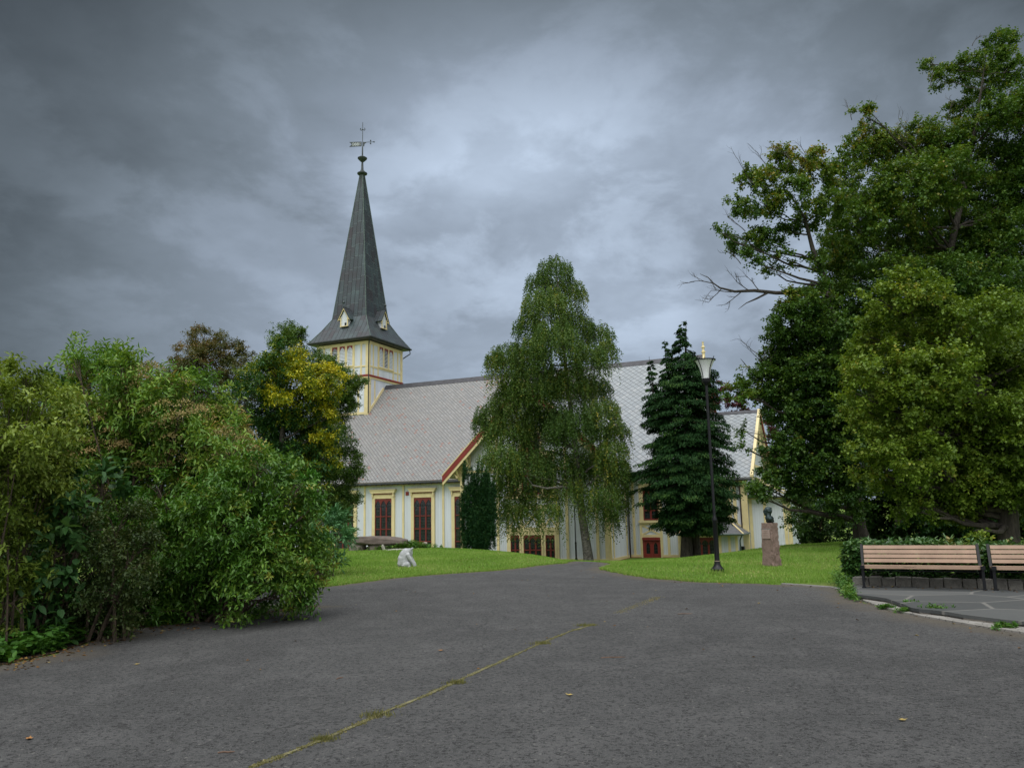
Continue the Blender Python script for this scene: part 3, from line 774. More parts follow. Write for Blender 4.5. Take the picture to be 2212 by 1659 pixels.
# open roof truss under the overhang of the chancel gable
mb = MB(); TF = frame((CA - 0.06, 0, 0), (0, 1, 0), (1, 0, 0))
mb.fbar(TF, (-3.4, 8.6), (3.4, 8.6), 0.2, -0.1, 0.04); mb.fbar(TF, (-2.9, 8.6), (-0.4, 10.6), 0.16, -0.09, 0.035); mb.fbar(TF, (2.9, 8.6), (0.4, 10.6), 0.16, -0.09, 0.035); mb.fbar(TF, (0, 8.6), (0, 11.2), 0.18, -0.08, 0.03)
mb.fbar(TF, (-6.6, 6.6), (6.6, 6.6), 0.2, -0.1, 0.05); mb.fbar(TF, (-6.2, 6.6), (-4.4, 8.0), 0.14, -0.09, 0.03); mb.fbar(TF, (6.2, 6.6), (4.4, 8.0), 0.14, -0.09, 0.03)
mb.build('gable_truss', CREAM, croof)
mb = MB(); mb.tube([(35.95, -CW - 0.02, CE - 0.2), (35.97, -CWALL - 0.12, CE - 0.7), (35.97, -CWALL - 0.12, 1.9)], 0.055, 8); mb.build('downpipe', BROWNPIPE, CH)

# --- low annex with hipped felt roof in the corner of the chancel
AX0, AX1, AB = 32.2, 36.0, -10.2
mb = MB(); mb.box(AX0, AX1, AB, -CWALL - 0.01, -0.5, 1.62); annex = mb.build('annex_wall', WHITE, CH)
AF = frame((0, AB, 0), (1, 0, 0), (0, -1, 0)); AE = frame((AX1, 0, 0), (0, 1, 0), (1, 0, 0))
mb = MB()
for u in (AX0 + 0.1, 34.75, 35.4, AX1 - 0.1): mb.fbox(AF, u - 0.09, u + 0.09, 0.0, 1.5, 0, 0.06)
mb.fbox(AF, AX0, AX1, 1.5, 1.62, 0, 0.07); mb.fbox(AE, AB, -CWALL - 0.1, 1.5, 1.62, 0, 0.06); mb.fbox(AF, AX0, 34.9, -0.04, 0.08, 0, 0.1)
mb.build('trim_boards', CREAM, annex)
window(AF, 32.95, 34.45, 0.12, 1.42, 3, (), cas=0.1, hood=False, sill=False, arch=0.5)
mb = MB(); e = 0.45
o = [(AX0 - e, AB - e, 1.66), (AX1 + e, AB - e, 1.66), (AX1 + e, -CWALL - 0.02, 1.66), (AX0 - e, -CWALL - 0.02, 1.66)]
t_ = [(AX0 + 0.9, -CWALL - 0.9, 2.62), (AX1 - 0.9, -CWALL - 0.9, 2.62), (AX1 - 0.9, -CWALL - 0.02, 2.62), (AX0 + 0.9, -CWALL - 0.02, 2.62)]
mb.poly([o[0], o[1], t_[1], t_[0]]); mb.poly([o[1], o[2], t_[2], t_[1]]); mb.poly([o[3], o[0], t_[0], t_[3]]); mb.poly(t_); mb.poly(o[::-1])
aroof = mb.build('annex_roof', FELT, CH)
for pq in ([o[1], t_[1]], [o[0], t_[0]], [(AX1 + 0.45, -CWALL - 0.08, 1.72), (AX1 - 0.9, -CWALL - 0.08, 2.7)]):
    mb = MB(); mb.tube(pq, 0.07, 4); mb.build('hip_board', CREAM, aroof)
mb = MB(); mb.tube([(AX0 - e, AB - e - 0.03, 1.62), (AX1 + e, AB - e - 0.03, 1.62), (AX1 + e + 0.03, -CWALL - 0.1, 1.62)], 0.06, 8); mb.tube([(AX1 + 0.3, AB - 0.1, 1.55), (AX1 + 0.1, AB + 0.3, 1.2), (AX1 + 0.1, AB + 0.3, -0.3)], 0.05, 8); mb.build('gutter', PATINA, aroof)
mb = MB(); mb.fbox(AE, AB + 0.6, AB + 1.2, -0.2, 0.75, 0, 0.3); mb.build('electrical_cabinet', IRON, annex)

# --- sacristy at the far end
S0, S1, SB0, SB1, SE = CA1 + 0.02, 39.3, -6.4, 5.0, 4.25
mb = MB(); mb.box(S0, S1, SB0, SB1, -0.5, SE); sac = mb.build('sacristy_wall', WHITE, CH)
SF = frame((0, SB0, 0), (1, 0, 0), (0, -1, 0)); SEF = frame((S1, 0, 0), (0, 1, 0), (1, 0, 0))
mb = MB()
for u in (S0 + 0.15, 37.55, 38.95, S1 - 0.08): mb.fbox(SF, u - 0.11, u + 0.11, 0, SE - 0.2, 0, 0.06)
mb.fbox(SF, S0, S1, SE - 0.2, SE, 0, 0.08); mb.fbox(SEF, SB0, SB0 + 0.2, 0, SE, 0.002, 0.06)
mb.build('trim_boards', CREAM, sac)
mb = MB(); e = 0.5
o = [(S0, SB0 - e, SE), (S1 + e, SB0 - e, SE), (S1 + e, SB1 + e, SE), (S0, SB1 + e, SE)]
t_ = [(S0, SB0 + 2.2, SE + 1.5), (S0 + 0.4, SB0 + 2.2, SE + 1.5), (S0 + 0.4, SB1 - 2.2, SE + 1.5), (S0, SB1 - 2.2, SE + 1.5)]
mb.poly([o[0], o[1], t_[1], t_[0]]); mb.poly([o[1], o[2], t_[2], t_[1]]); mb.poly([o[2], o[3], t_[3], t_[2]]); mb.poly(t_); mb.poly(o[::-1])
sroof = mb.build('sacristy_roof', SLATE_L, CH)
mb = MB(); mb.tube([o[1], t_[1]], 0.08, 4); mb.build('hip_board', CREAM, sroof); mb = MB(); mb.tube([(o[1][0] - 0.5, o[1][1], o[1][2] + 0.05), (t_[1][0] - 0.5 + .3, t_[1][1] - .3, t_[1][2])], 0.07, 4); mb.build('hip_board', CREAM, sroof)
mb = MB(); mb.tube([(S0, SB0 - e - 0.03, SE - 0.05), (S1 + e, SB0 - e - 0.03, SE - 0.05)], 0.07, 8); mb.build('gutter', DARKMETAL, sroof)

# --- tower and spire
TW = 6.29; h = TW / 2; TC = -h; TT = 20.86; TBD = 17.3
mb = MB(); mb.box(-TW, 0, -h, h, HE + 2, TT); tower = mb.build('tower_wall', WHITE, CH)
faces = [frame((TC, -h, 0), (1, 0, 0), (0, -1, 0)), frame((0, 0, 0), (0, 1, 0), (1, 0, 0)), frame((TC, h, 0), (-1, 0, 0), (0, 1, 0)), frame((-TW, 0, 0), (0, -1, 0), (-1, 0, 0))]
mb = MB(); rb = MB()
for k, fr in enumerate(faces):
    hh = h if k % 2 == 0 else h - 0.0
    for s in (-1, 1):
        mb.fbox(fr, *sorted((s * (h - 0.42), s * (h + (0.065 if k % 2 == 0 else -0.001)))), HE + 2, TBD - 0.28, 0.0, 0.065)
        mb.fbox(fr, *sorted((s * (h - 0.3), s * (h + (0.065 if k % 2 == 0 else -0.001)))), TBD + 0.09, TT - 0.32, 0.0, 0.065)
    for u in (-2.3, -1.42, 1.42, 2.3): mb.fbox(fr, u - 0.09, u + 0.09, TBD + 0.09, TT - 0.32, 0, 0.06)
    for u in (-2.0, 2.0): mb.fbox(fr, u - 0.09, u + 0.09, HE + 2, TBD - 0.4, 0, 0.05)
    mb.fbox(fr, -h + 0.3, h - 0.3, 18.2, 18.34, 0, 0.055)
    mb.fbox(fr, -h - 0.08, h + 0.08 if k % 2 == 0 else h, TT - 0.32, TT, 0.0, 0.08 if k % 2 == 0 else 0.083)
    mb.fbox(fr, -h - 0.05, h + 0.05, TBD - 0.28, TBD - 0.1, 0, 0.075 if k % 2 == 0 else 0.071)
    rb.fbox(fr, -h - (0.13 if k % 2 == 0 else 0), h + (0.13 if k % 2 == 0 else 0), TBD - 0.1, TBD + 0.09, 0, 0.13 if k % 2 == 0 else 0.128)
    if k == 0:   # flashing boards where the tower meets the roof
        mb.fbox(fr, -h, h, zroof(h) + 0.02, zroof(h) + 0.25, 0.0, 0.09)
    if k == 1:
        mb.fbar(fr, (-h, zroof(h) + 0.12), (-0.4, zroof(0.4) + 0.12), 0.28, 0.0, 0.09); mb.fbar(fr, (h, zroof(h) + 0.12), (0.4, zroof(0.4) + 0.12), 0.28, 0.0, 0.09)
mb.build('trim_boards', CREAM, tower); rb.build('red_band', RED, tower)
for k, fr in enumerate(faces):
    for j, uc in enumerate((-0.93, 0.0, 0.93)):
        c = MB(); u0, u1 = uc - 0.33, uc + 0.33
        c.fbox(fr, u0 - 0.13, u0, 18.34, TT - 0.32, 0, 0.08); c.fbox(fr, u1, u1 + 0.13, 18.34, TT - 0.32, 0, 0.08); c.fbox(fr, u0 - 0.16, u1 + 0.16, 18.345, 18.46, 0.0, 0.12)
        wo = c.build('belfry_window', CREAM, CH)
        l = MB(); opened = (k == 0 and j == 0) or (k == 1 and j == 1)
        z = 18.5
        while z < 20.45:
            a_, b_ = fr(u0, z, 0.07), fr(u1, z, 0.07); a2, b2 = fr(u0, z + (0.055 if opened else 0.115), 0.025), fr(u1, z + (0.055 if opened else 0.115), 0.025)
            l.poly([a_, b_, b2, a2]); l.poly([fr(u0, z - 0.02, 0.07), fr(u1, z - 0.02, 0.07), b_, a_]); z += 0.145
        l.build('louvres', WHITE, wo)
        d_ = MB(); d_.poly([fr(u0, 18.4, 0.012), fr(u1, 18.4, 0.012), fr(u1, 20.5, 0.012), fr(u0, 20.5, 0.012)]); d_.build('opening', DARK, wo)
        r_ = MB(); spandrels(r_, fr, u0, u1, 20.54, 19.95, 20.45, 0.0, 0.085); r_.build('arch_head', RED, wo)

EV = h + 0.69; EZ = TT + 0.28; BH, BZ = 2.12, 23.85; AZ = 40.3
def sq(hw, z): return [(TC - hw, -hw, z), (TC + hw, -hw, z), (TC + hw, hw, z), (TC - hw, hw, z)]
mb = MB()
lev = [sq(EV, EZ), sq(BH + 0.75, 22.55), sq(BH, BZ), sq(0.2, AZ)]
for a_, b_ in zip(lev, lev[1:]):
    for k in range(4): mb.poly([a_[k], a_[(k + 1) % 4], b_[(k + 1) % 4], b_[k]])
mb.poly(lev[-1]); mb.poly(sq(EV, EZ)[::-1])
spire = mb.build('spire', COPPER, CH)
mb = MB()
for k in range(4):
    for a_, b_ in zip(lev, lev[1:]): mb.tube([Vector(a_[k]), Vector(b_[k])], 0.045, 6)
mb.build('hip_roll', PATINA, spire)
mb = MB(); e4 = sq(EV + 0.05, EZ - 0.06)
mb.tube(e4 + [e4[0]], 0.09, 8)
f0 = sq(EV - 0.02, EZ - 0.2); f1 = sq(EV - 0.02, EZ - 0.01)
for k in range(4): mb.poly([f0[k], f0[(k + 1) % 4], f1[(k + 1) % 4], f1[k]])
mb.poly(f0[::-1])
mb.tube([(0.55, -h - 0.6, EZ - 0.1), (0.12, -h - 0.12, EZ - 0.8), (0.1, -h - 0.1, EZ - 1.4), (0.1, -h - 0.1, zroof(h) + 0.1)], 0.055, 8)
mb.tube([(0.62, h + 0.62, EZ - 0.1), (0.7, h + 0.6, EZ - 0.55), (0.1, h + 0.1, EZ - 1.1)], 0.06, 8)
mb.build('gutter', DARKMETAL, spire)
SM = 0.0
for k in range(4):
    ang = k * math.pi / 2; Rz = Matrix.Rotation(ang, 3, 'Z'); ctr = Vector((TC, 0, 0))
    X = lambda x_, y_, z_: ctr + Rz @ Vector((x_, y_, z_))
    fy = -2.92
    w_ = MB(); w_.prism([X(-0.46, fy, 22.75), X(0.46, fy, 22.75), X(0.46, fy, 23.7), X(0, fy, 24.5), X(-0.46, fy, 23.7)], X(0, fy + 1.3, 0) - X(0, fy, 0)); dorm = w_.build('dormer', WHITE, CH)
    r_ = MB()
    for s in (-1, 1):
        P = [X(s * 0.78, fy - 0.22, 23.42), X(s * 0.78, fy + 1.35, 23.42), X(0, fy + 1.6, 24.78), X(0, fy - 0.22, 24.78)]; roof_slab(r_, P, 0.06, 0, 0)
    r_.lathe([(0.05, 24.7), (0.05, 25.1), (0.12, 25.16), (0.14, 25.25), (0.08, 25.36), (0.02, 25.4), (0.02, 25.6), (0.0, 25.62)], 8, X(0, fy - 0.15, 0)); r_.build('dormer_roof', COPPER, dorm)
    c_ = MB(); F_ = lambda u, z, d, X=X: X(u, fy - d, z)
    for s in (-1, 1):
        c_.fprism(F_, [(s * 0.72, 23.28), (s * 0.72, 23.44), (0, 24.7), (0, 24.5)][::(1 if s < 0 else -1)], 0.12, 0.18)
        c_.fbox(F_, *sorted((s * 0.36, s * 0.48)), 22.72, 23.7, 0.003, 0.06); c_.fbox(F_, *sorted((s * 0.46, s * 0.68)), 23.42, 23.5, -0.1, 0.16)
    c_.fbox(F_, -0.48, 0.48, 22.68, 22.76, 0.0, 0.12); c_.build('dormer_trim', CREAM, dorm)
    d_ = MB(); d_.fbox(F_, 0.05, 0.26, 22.8, 23.1, 0.0, 0.03); d_.build('dormer_hatch', DARK, dorm)

# finial and weather vane
mb = MB()
mb.lathe([(0.28, AZ - 0.6), (0.3, AZ + 0.05), (0.55, AZ + 0.22), (0.56, AZ + 0.32), (0.3, AZ + 0.5), (0.14, AZ + 0.75), (0.1, AZ + 1.6), (0.3, AZ + 1.78), (0.52, AZ + 2.02), (0.53, AZ + 2.1), (0.3, AZ + 2.25), (0.08, AZ + 2.35), (0.07, AZ + 3.4), (0.04, AZ + 3.45), (0.03, AZ + 6.3), (0.0, AZ + 6.4)], 12, (TC, 0, 0))
VANE = plain('dark_vane_metal', (0.045, 0.058, 0.060), 0.5, 0.3, var=0.25, scale=6)
mb.build('spire_finial', VANE, CH, smooth=True)
VZ = AZ + 3.75; vr = Vector((0.93, 0.36, 0)).normalized()
VF = frame((TC, 0, VZ), vr, (vr.y, -vr.x, 0))
mb = MB()
mb.fprism(VF, [(-1.5, -0.28), (-0.1, -0.26), (-0.1, 0.28), (-1.5, 0.3), (-1.2, 0.02)], -0.012, 0.012)
mb.fprism(VF, [(0.06, -0.3), (0.2, -0.26), (0.22, 0.0), (0.5, 0.2), (0.06, 0.25)], -0.012, 0.012)
mb.tube([VF(0.3, 0.2, 0), VF(1.3, 0.2, 0)], 0.03, 6)
for u, z in ((0.9, 0.38), (0.9, 0.02), (1.28, 0.2)): mb.lathe([(0, -0.09), (0.08, -0.04), (0.08, 0.04), (0, 0.09)], 8, VF(u, z, 0))
mb.tube([VF(0.9, 0.05, 0), VF(0.9, 0.35, 0)], 0.025, 6)
for s in (-1, 1): mb.tube([VF(0, 1.75, 0), VF(s * 0.18, 1.62, 0), VF(s * 0.28, 1.75, 0), VF(s * 0.2, 1.9, 0)], 0.045, 6)
vane = mb.build('weather_vane', VANE, CH)
fc = bpy.data.curves.new('vane_numerals', 'FONT'); fc.body = '0881'; fc.size = 0.5; fc.extrude = 0.018; fc.align_x = 'CENTER'
fo = bpy.data.objects.new('tmp_numerals', fc); COL.objects.link(fo); bpy.context.view_layer.update()
me = bpy.data.meshes.new_from_object(fo.evaluated_get(bpy.context.evaluated_depsgraph_get())); bpy.data.objects.remove(fo)
no = link_mesh('vane_numerals', me, plain('pale_numerals', (0.6, 0.65, 0.68), 0.6), vane)
bx, by, bz_ = vr, Vector((0, 0, 1)), Vector((vr.y, -vr.x, 0))
Mx = Matrix.Identity(4)
for i_, c_ in enumerate((bx, by, bz_)): Mx[0][i_], Mx[1][i_], Mx[2][i_] = c_
Mx.translation = VF(-0.66, -0.16, 0.0); me.transform(Mx)

# ------------------------------------------------------------------ foliage builders
def unit(a): return a / np.maximum(np.linalg.norm(a, axis=-1, keepdims=True), 1e-9)


def leaf_arrays(P, D, N, L, Wd, fine=False, fold=0.25, droop=0.15):
    """P base points, D directions, N upper-side normals, L lengths, Wd widths -> V, F, faces per leaf"""
    n = len(P); D = unit(D); S = unit(np.cross(D, N)); N = np.cross(S, D)
    L = L[:, None]; Wd = Wd[:, None] * 0.5
    if not fine:
        mid = P + D * L * 0.48 + N * Wd * fold
        tip = P + D * L - N * L * droop
        V = np.stack([P, mid + S * Wd, tip, mid - S * Wd], 1).reshape(-1, 3)
        F = np.arange(n * 4).reshape(n, 4)
        return V, F, 1
    a = P + D * L * 0.28; b = P + D * L * 0.62 - N * L * droop * 0.35; tip = P + D * L - N * L * droop
    V = np.stack([P, a + S * Wd * 0.85 + N * Wd * fold, b + S * Wd * 0.9 + N * Wd * fold, tip, b - S * Wd * 0.9 + N * Wd * fold, a - S * Wd * 0.85 + N * Wd * fold], 1).reshape(-1, 3)
    k = np.arange(n)[:, None] * 6
    F = np.concatenate([k + [0, 1, 2, 3], k + [0, 3, 4, 5]], 1).reshape(-1, 4)
    return V, F, 2


def in_blob(n, shell=0.5):
    d = unit(rng.normal(size=(n, 3))); r = shell + (1 - shell) * rng.random((n, 1)) ** 0.7
    return d * r, d


UP = np.array([0, 0, 1.0])


def shoots_to_leaves(S0, SD, SL, st, m, L, Wd, spread=0.9, along=0.45, jit=0.35, up=1.0, fine=False, fold=0.25, droop=0.2, lt=0.12):
    """each shoot (start, direction, length) carries m leaves set round it in a spiral"""
    n = len(S0); SD = unit(SD)
    t = np.linspace(0.15, 1.0, m)[None, :, None]
    P = S0[:, None, :] + SD[:, None, :] * SL[:, None, None] * t + np.array([0, 0, -0.12]) * SL[:, None, None] * t ** 2
    a = np.cross(SD, UP + 0.01 * rng.normal(size=(n, 3))); a = unit(a); b = np.cross(SD, a)
    ang = (np.arange(m) * 2.4)[None, :] + rng.random((n, 1)) * 6.28
    rad = a[:, None, :] * np.cos(ang)[..., None] + b[:, None, :] * np.sin(ang)[..., None]
    D = rad * spread + SD[:, None, :] * along + rng.normal(size=(n, m, 3)) * jit * 0.5
    N = UP * up + rng.normal(size=(n, m, 3)) * jit + unit(D) * 0.0
    ll = L * (0.65 + 0.6 * rng.random((n, m))); ww = Wd * (0.7 + 0.5 * rng.random((n, m)))
    tint = np.clip(st[:, None] + rng.normal(size=(n, m)) * lt, 0, 1)
    V, F, k = leaf_arrays(P.reshape(-1, 3), D.reshape(-1, 3), N.reshape(-1, 3), ll.ravel(), ww.ravel(), fine, fold, droop)
    return V, F, np.repeat(tint.ravel(), k)


def join(parts):
    V, F, Tn, o = [], [], [], 0
    for v, f, t in parts: V.append(v); F.append(f + o); Tn.append(t); o += len(v)
    return np.concatenate(V), np.concatenate(F), np.concatenate(Tn)


def blobs_from_px(spec, Y, depth=0.0, squash=1.0):
    """(px, py, r px, tint[, dy]) at distance Y -> (centre, radii, tint)"""
    res = []
    for s in spec:
        dy = s[4] if len(s) > 4 else (rng.random() - 0.5) * 2 * depth
        c = at(s[0], s[1], Y + dy); r = s[2] * (Y + dy) / FPX
        res.append((np.array(c), np.array([r, r, r * squash]), s[3] if len(s) > 3 else 0.5))
    return res


def crown(blobs, cover, m, L, Wd, slen, shell=0.45, fine=False, outward=0.7, upb=0.35, flat=1.0, tvar=0.10, clump=14, cs=1.0, **kw):
    parts = []
    la = L * Wd * (0.62 if fine else 0.5) * 0.55
    for c, r, t in blobs:
        n = max(6, int(cover * math.pi * r[0] * r[2] / (la * m)))
        # clumps inside the blob give layered, uneven foliage
        ncl = max(4, int(n / clump)); dcl, dn = in_blob(ncl, shell)
        k = rng.integers(0, ncl, n)
        off = rng.normal(size=(n, 3)) * np.array([0.17, 0.17, 0.085 * flat]) * cs
        q = dcl[k] + off
        S0 = c + q * r; SD = unit(dn[k] * outward + UP * upb + rng.normal(size=(n, 3)) * 0.45)
        tcl = rng.normal(size=ncl) * tvar
        parts.append(shoots_to_leaves(S0, SD, slen * (0.6 + 0.8 * rng.random(n)), np.clip(t + tcl[k] + rng.normal(size=n) * 0.05, 0.0, 1.0), m, L, Wd, fine=fine, **kw))
    return join(parts)


def polyline_point(pts, f):
    f = f * (len(pts) - 1); i = min(int(f), len(pts) - 2); return pts[i].lerp(pts[i + 1], f - i)


def limbs(mb, trunk, rad, blobs, thick=0.05, subs=5, n=7, sublen=0.8):
    """trunk tube plus a limb to every blob and thin branches inside it"""
    trunk = [Vector(p) for p in trunk]
    mb.tube(trunk, rad, 10)
    for c, r, t in blobs:
        c = Vector(c); best = None
        for f in np.linspace(0.12, 1, 24):
            p = polyline_point(trunk, f); d = (c - p).length + (2.5 * max(0, p.z - c.z + 0.35 * (Vector((c.x - p.x, c.y - p.y))).length))
            if best is None or d < best[0]: best = (d, p, f)
        p = best[1]; fr = best[2]; k = fr * (len(rad) - 1); i = min(int(k), len(rad) - 2); r0 = min(rad[i] + (rad[i + 1] - rad[i]) * (k - i), 3) * 0.5
        r0 = min(r0, thick * 1.6 + 0.012 * (c - p).length); mid = p.lerp(c, 0.5) + Vector((random.uniform(-.1, .1), random.uniform(-.1, .1), -0.06)) * (c - p).length
        pts = []
        for s in np.linspace(0, 1, n):
            q = p.lerp(mid, s).lerp(mid.lerp(c, s), s); pts.append(q + Vector((random.uniform(-1, 1), random.uniform(-1, 1), random.uniform(-1, 1))) * 0.03 * (c - p).length * (0 < s < 1))
        mb.tube(pts, list(np.linspace(r0, thick * 0.4, n)), 6, False)
        for _ in range(subs):
            d = unit(rng.normal(size=3) + UP * 0.3); e = c + Vector(d * r) * random.uniform(0.55, 1.0) * sublen / 0.8
            a = pts[random.randint(n // 2, n - 1)]; m1 = a.lerp(e, 0.55) + Vector((0, 0, 0.08)) * (e - a).length
            mb.tube([a, m1, e], [thick * 0.38, thick * 0.25, thick * 0.1], 5, False)


def bare_twig(mb, p, d, length, r, depth):
    """forking leafless twig"""
    p = Vector(p); d = Vector(d).normalized(); n = 5; pts = [p]; q = p
    for _ in range(n):
        d = (d + Vector((random.uniform(-.22, .22), random.uniform(-.12, .12), random.uniform(-.2, .25)))).normalized(); q = q + d * length / n; pts.append(q)
    mb.tube(pts, list(np.linspace(r, r * 0.45, n + 1)), 5, False)
    if depth > 0:
        for k in (2, 3, 4, 5):
            if random.random() < 0.85:
                e = (d + Vector((random.uniform(-.8, .8), random.uniform(-.4, .4), random.uniform(-.6, .8)))).normalized()
                bare_twig(mb, pts[k], e, length * random.uniform(0.35, 0.6), r * 0.5, depth - 1)


def plant(name, label, cat, base, group=None):
    o = empty(name, base); return tag(o, label, cat, group)


def rel(o, mesh_o):
    """parents a mesh built in world coordinates without moving it"""
    me = mesh_o.data; me.transform(Matrix.Translation(-Vector(o.location))); mesh_o.parent = o
    return mesh_o


def crown_part(root, arrs, m, name='crown'):
    V, F, t = arrs; o = np_mesh(name, V, F, m, None, {'tint': t}); return rel(root, o)


BARK = bark_mat('dark_bark', (0.018, 0.015, 0.012), (0.065, 0.055, 0.045))
BARKB = bark_mat('birch_bark', (0.045, 0.042, 0.036), (0.20, 0.19, 0.17), 2.0, True)
TWIG = bark_mat('shrub_stems', (0.04, 0.03, 0.02), (0.11, 0.08, 0.055), 6.0)
BARETWIG = bark_mat('bare_grey_twigs', (0.04, 0.035, 0.032), (0.11, 0.10, 0.09), 6.0)
L_BIRCH = leaf_mat('birch_leaves', [(0.0, (0.018, 0.040, 0.012)), (0.45, (0.042, 0.080, 0.020)), (0.8, (0.085, 0.115, 0.026)), (1.0, (0.20, 0.17, 0.035))], gain=(1.7, 1.8, 1.3))
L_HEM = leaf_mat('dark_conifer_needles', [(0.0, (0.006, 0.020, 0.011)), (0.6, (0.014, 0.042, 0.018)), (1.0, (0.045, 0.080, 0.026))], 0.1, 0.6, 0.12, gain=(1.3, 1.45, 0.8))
L_YEW = leaf_mat('yew_needles', [(0.0, (0.005, 0.017, 0.010)), (0.6, (0.011, 0.034, 0.016)), (1.0, (0.035, 0.062, 0.025))], 0.08, 0.6, 0.15, gain=(1.9, 2.2, 1.4))
L_MAPD = leaf_mat('dark_maple_leaves', [(0.0, (0.012, 0.034, 0.010)), (0.5, (0.036, 0.076, 0.016)), (0.8, (0.072, 0.105, 0.022)), (1.0, (0.14, 0.11, 0.030))], gain=(2.1, 2.05, 1.45))
L_MAPL = leaf_mat('light_maple_leaves', [(0.0, (0.030, 0.055, 0.010)), (0.5, (0.082, 0.120, 0.022)), (0.8, (0.125, 0.155, 0.032)), (1.0, (0.19, 0.155, 0.035))], gain=(1.65, 1.85, 1.25))
L_WEI = leaf_mat('glossy_shrub_leaves', [(0.0, (0.014, 0.050, 0.009)), (0.5, (0.042, 0.105, 0.018)), (0.85, (0.085, 0.150, 0.030)), (1.0, (0.14, 0.14, 0.035))], 0.25, 0.42, 0.4, gain=(1.75, 1.75, 1.15))
L_ELD = leaf_mat('elder_leaves', [(0.0, (0.018, 0.050, 0.014)), (0.5, (0.050, 0.100, 0.024)), (0.85, (0.095, 0.135, 0.032)), (1.0, (0.14, 0.10, 0.05))], gain=(2.5, 2.5, 1.7))
L_BERRY = leaf_mat('elder_berry_heads', [(0.0, (0.10, 0.07, 0.04)), (0.5, (0.19, 0.14, 0.07)), (1.0, (0.24, 0.14, 0.09))], 0.1)
L_GOLD = leaf_mat('golden_shrub_leaves', [(0.0, (0.040, 0.055, 0.010)), (0.5, (0.100, 0.120, 0.020)), (1.0, (0.18, 0.18, 0.045))], gain=(1.6, 2.0, 1.7))
L_BROWN = leaf_mat('bronze_small_leaves', [(0.0, (0.014, 0.020, 0.008)), (0.5, (0.045, 0.045, 0.018)), (1.0, (0.10, 0.070, 0.030))], gain=(0.95, 1.65, 1.05))
L_BIG = leaf_mat('bluish_broad_leaves', [(0.0, (0.012, 0.035, 0.014)), (0.6, (0.030, 0.070, 0.026)), (1.0, (0.07, 0.12, 0.05))])
L_ROW = leaf_mat('rowan_leaves', [(0.0, (0.014, 0.040, 0.014)), (0.45, (0.034, 0.078, 0.018)), (0.62, (0.15, 0.16, 0.012)), (0.8, (0.33, 0.27, 0.014)), (1.0, (0.42, 0.31, 0.02))], gain=(1.25, 1.5, 1.4))
L_BRT = leaf_mat('rusty_rowan_leaves', [(0.0, (0.022, 0.034, 0.016)), (0.5, (0.055, 0.058, 0.026)), (1.0, (0.13, 0.075, 0.035))], gain=(1.7, 1.8, 1.5))
L_PURP = leaf_mat('purple_beech_leaves', [(0.0, (0.020, 0.006, 0.012)), (0.6, (0.055, 0.014, 0.028)), (1.0, (0.11, 0.03, 0.045))], 0.2)
L_JUN = leaf_mat('juniper_sprays', [(0.0, (0.020, 0.060, 0.030)), (0.6, (0.055, 0.12, 0.065)), (1.0, (0.10, 0.18, 0.10))], 0.1)
L_THU = leaf_mat('thuja_sprays', [(0.0, (0.018, 0.060, 0.010)), (0.6, (0.045, 0.115, 0.018)), (1.0, (0.08, 0.15, 0.03))], 0.1)
L_HED = leaf_mat('laurel_leaves', [(0.0, (0.010, 0.030, 0.010)), (0.5, (0.026, 0.062, 0.018)), (0.85, (0.055, 0.085, 0.022)), (1.0, (0.12, 0.085, 0.02))], 0.15, 0.35, 0.5)
L_WEED = leaf_mat('weed_leaves', [(0.0, (0.020, 0.065, 0.012)), (0.6, (0.050, 0.125, 0.022)), (1.0, (0.12, 0.19, 0.045))], gain=(1.35, 1.4, 1.1))
L_BUSH = leaf_mat('bush_leaves', [(0.0, (0.012, 0.035, 0.010)), (0.6, (0.036, 0.080, 0.020)), (1.0, (0.09, 0.13, 0.04))], gain=(1.3, 1.35, 1.1))
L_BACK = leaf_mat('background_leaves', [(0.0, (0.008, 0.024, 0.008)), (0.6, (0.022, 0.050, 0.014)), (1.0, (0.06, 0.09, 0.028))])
L_GRASS = leaf_mat('grass_blades', [(0.0, (0.065, 0.135, 0.016)), (0.5, (0.105, 0.195, 0.028)), (0.9, (0.16, 0.23, 0.05)), (1.0, (0.26, 0.24, 0.10))], 0.3, 0.7, 0.1, gain=(1.8, 1.72, 2.1))
L_MOSS = leaf_mat('moss_tufts', [(0.0, (0.10, 0.12, 0.035)), (0.6, (0.18, 0.185, 0.075)), (1.0, (0.29, 0.27, 0.15))], 0.1, 0.9, 0.1, gain=(1.1, 1.0, 1.0))

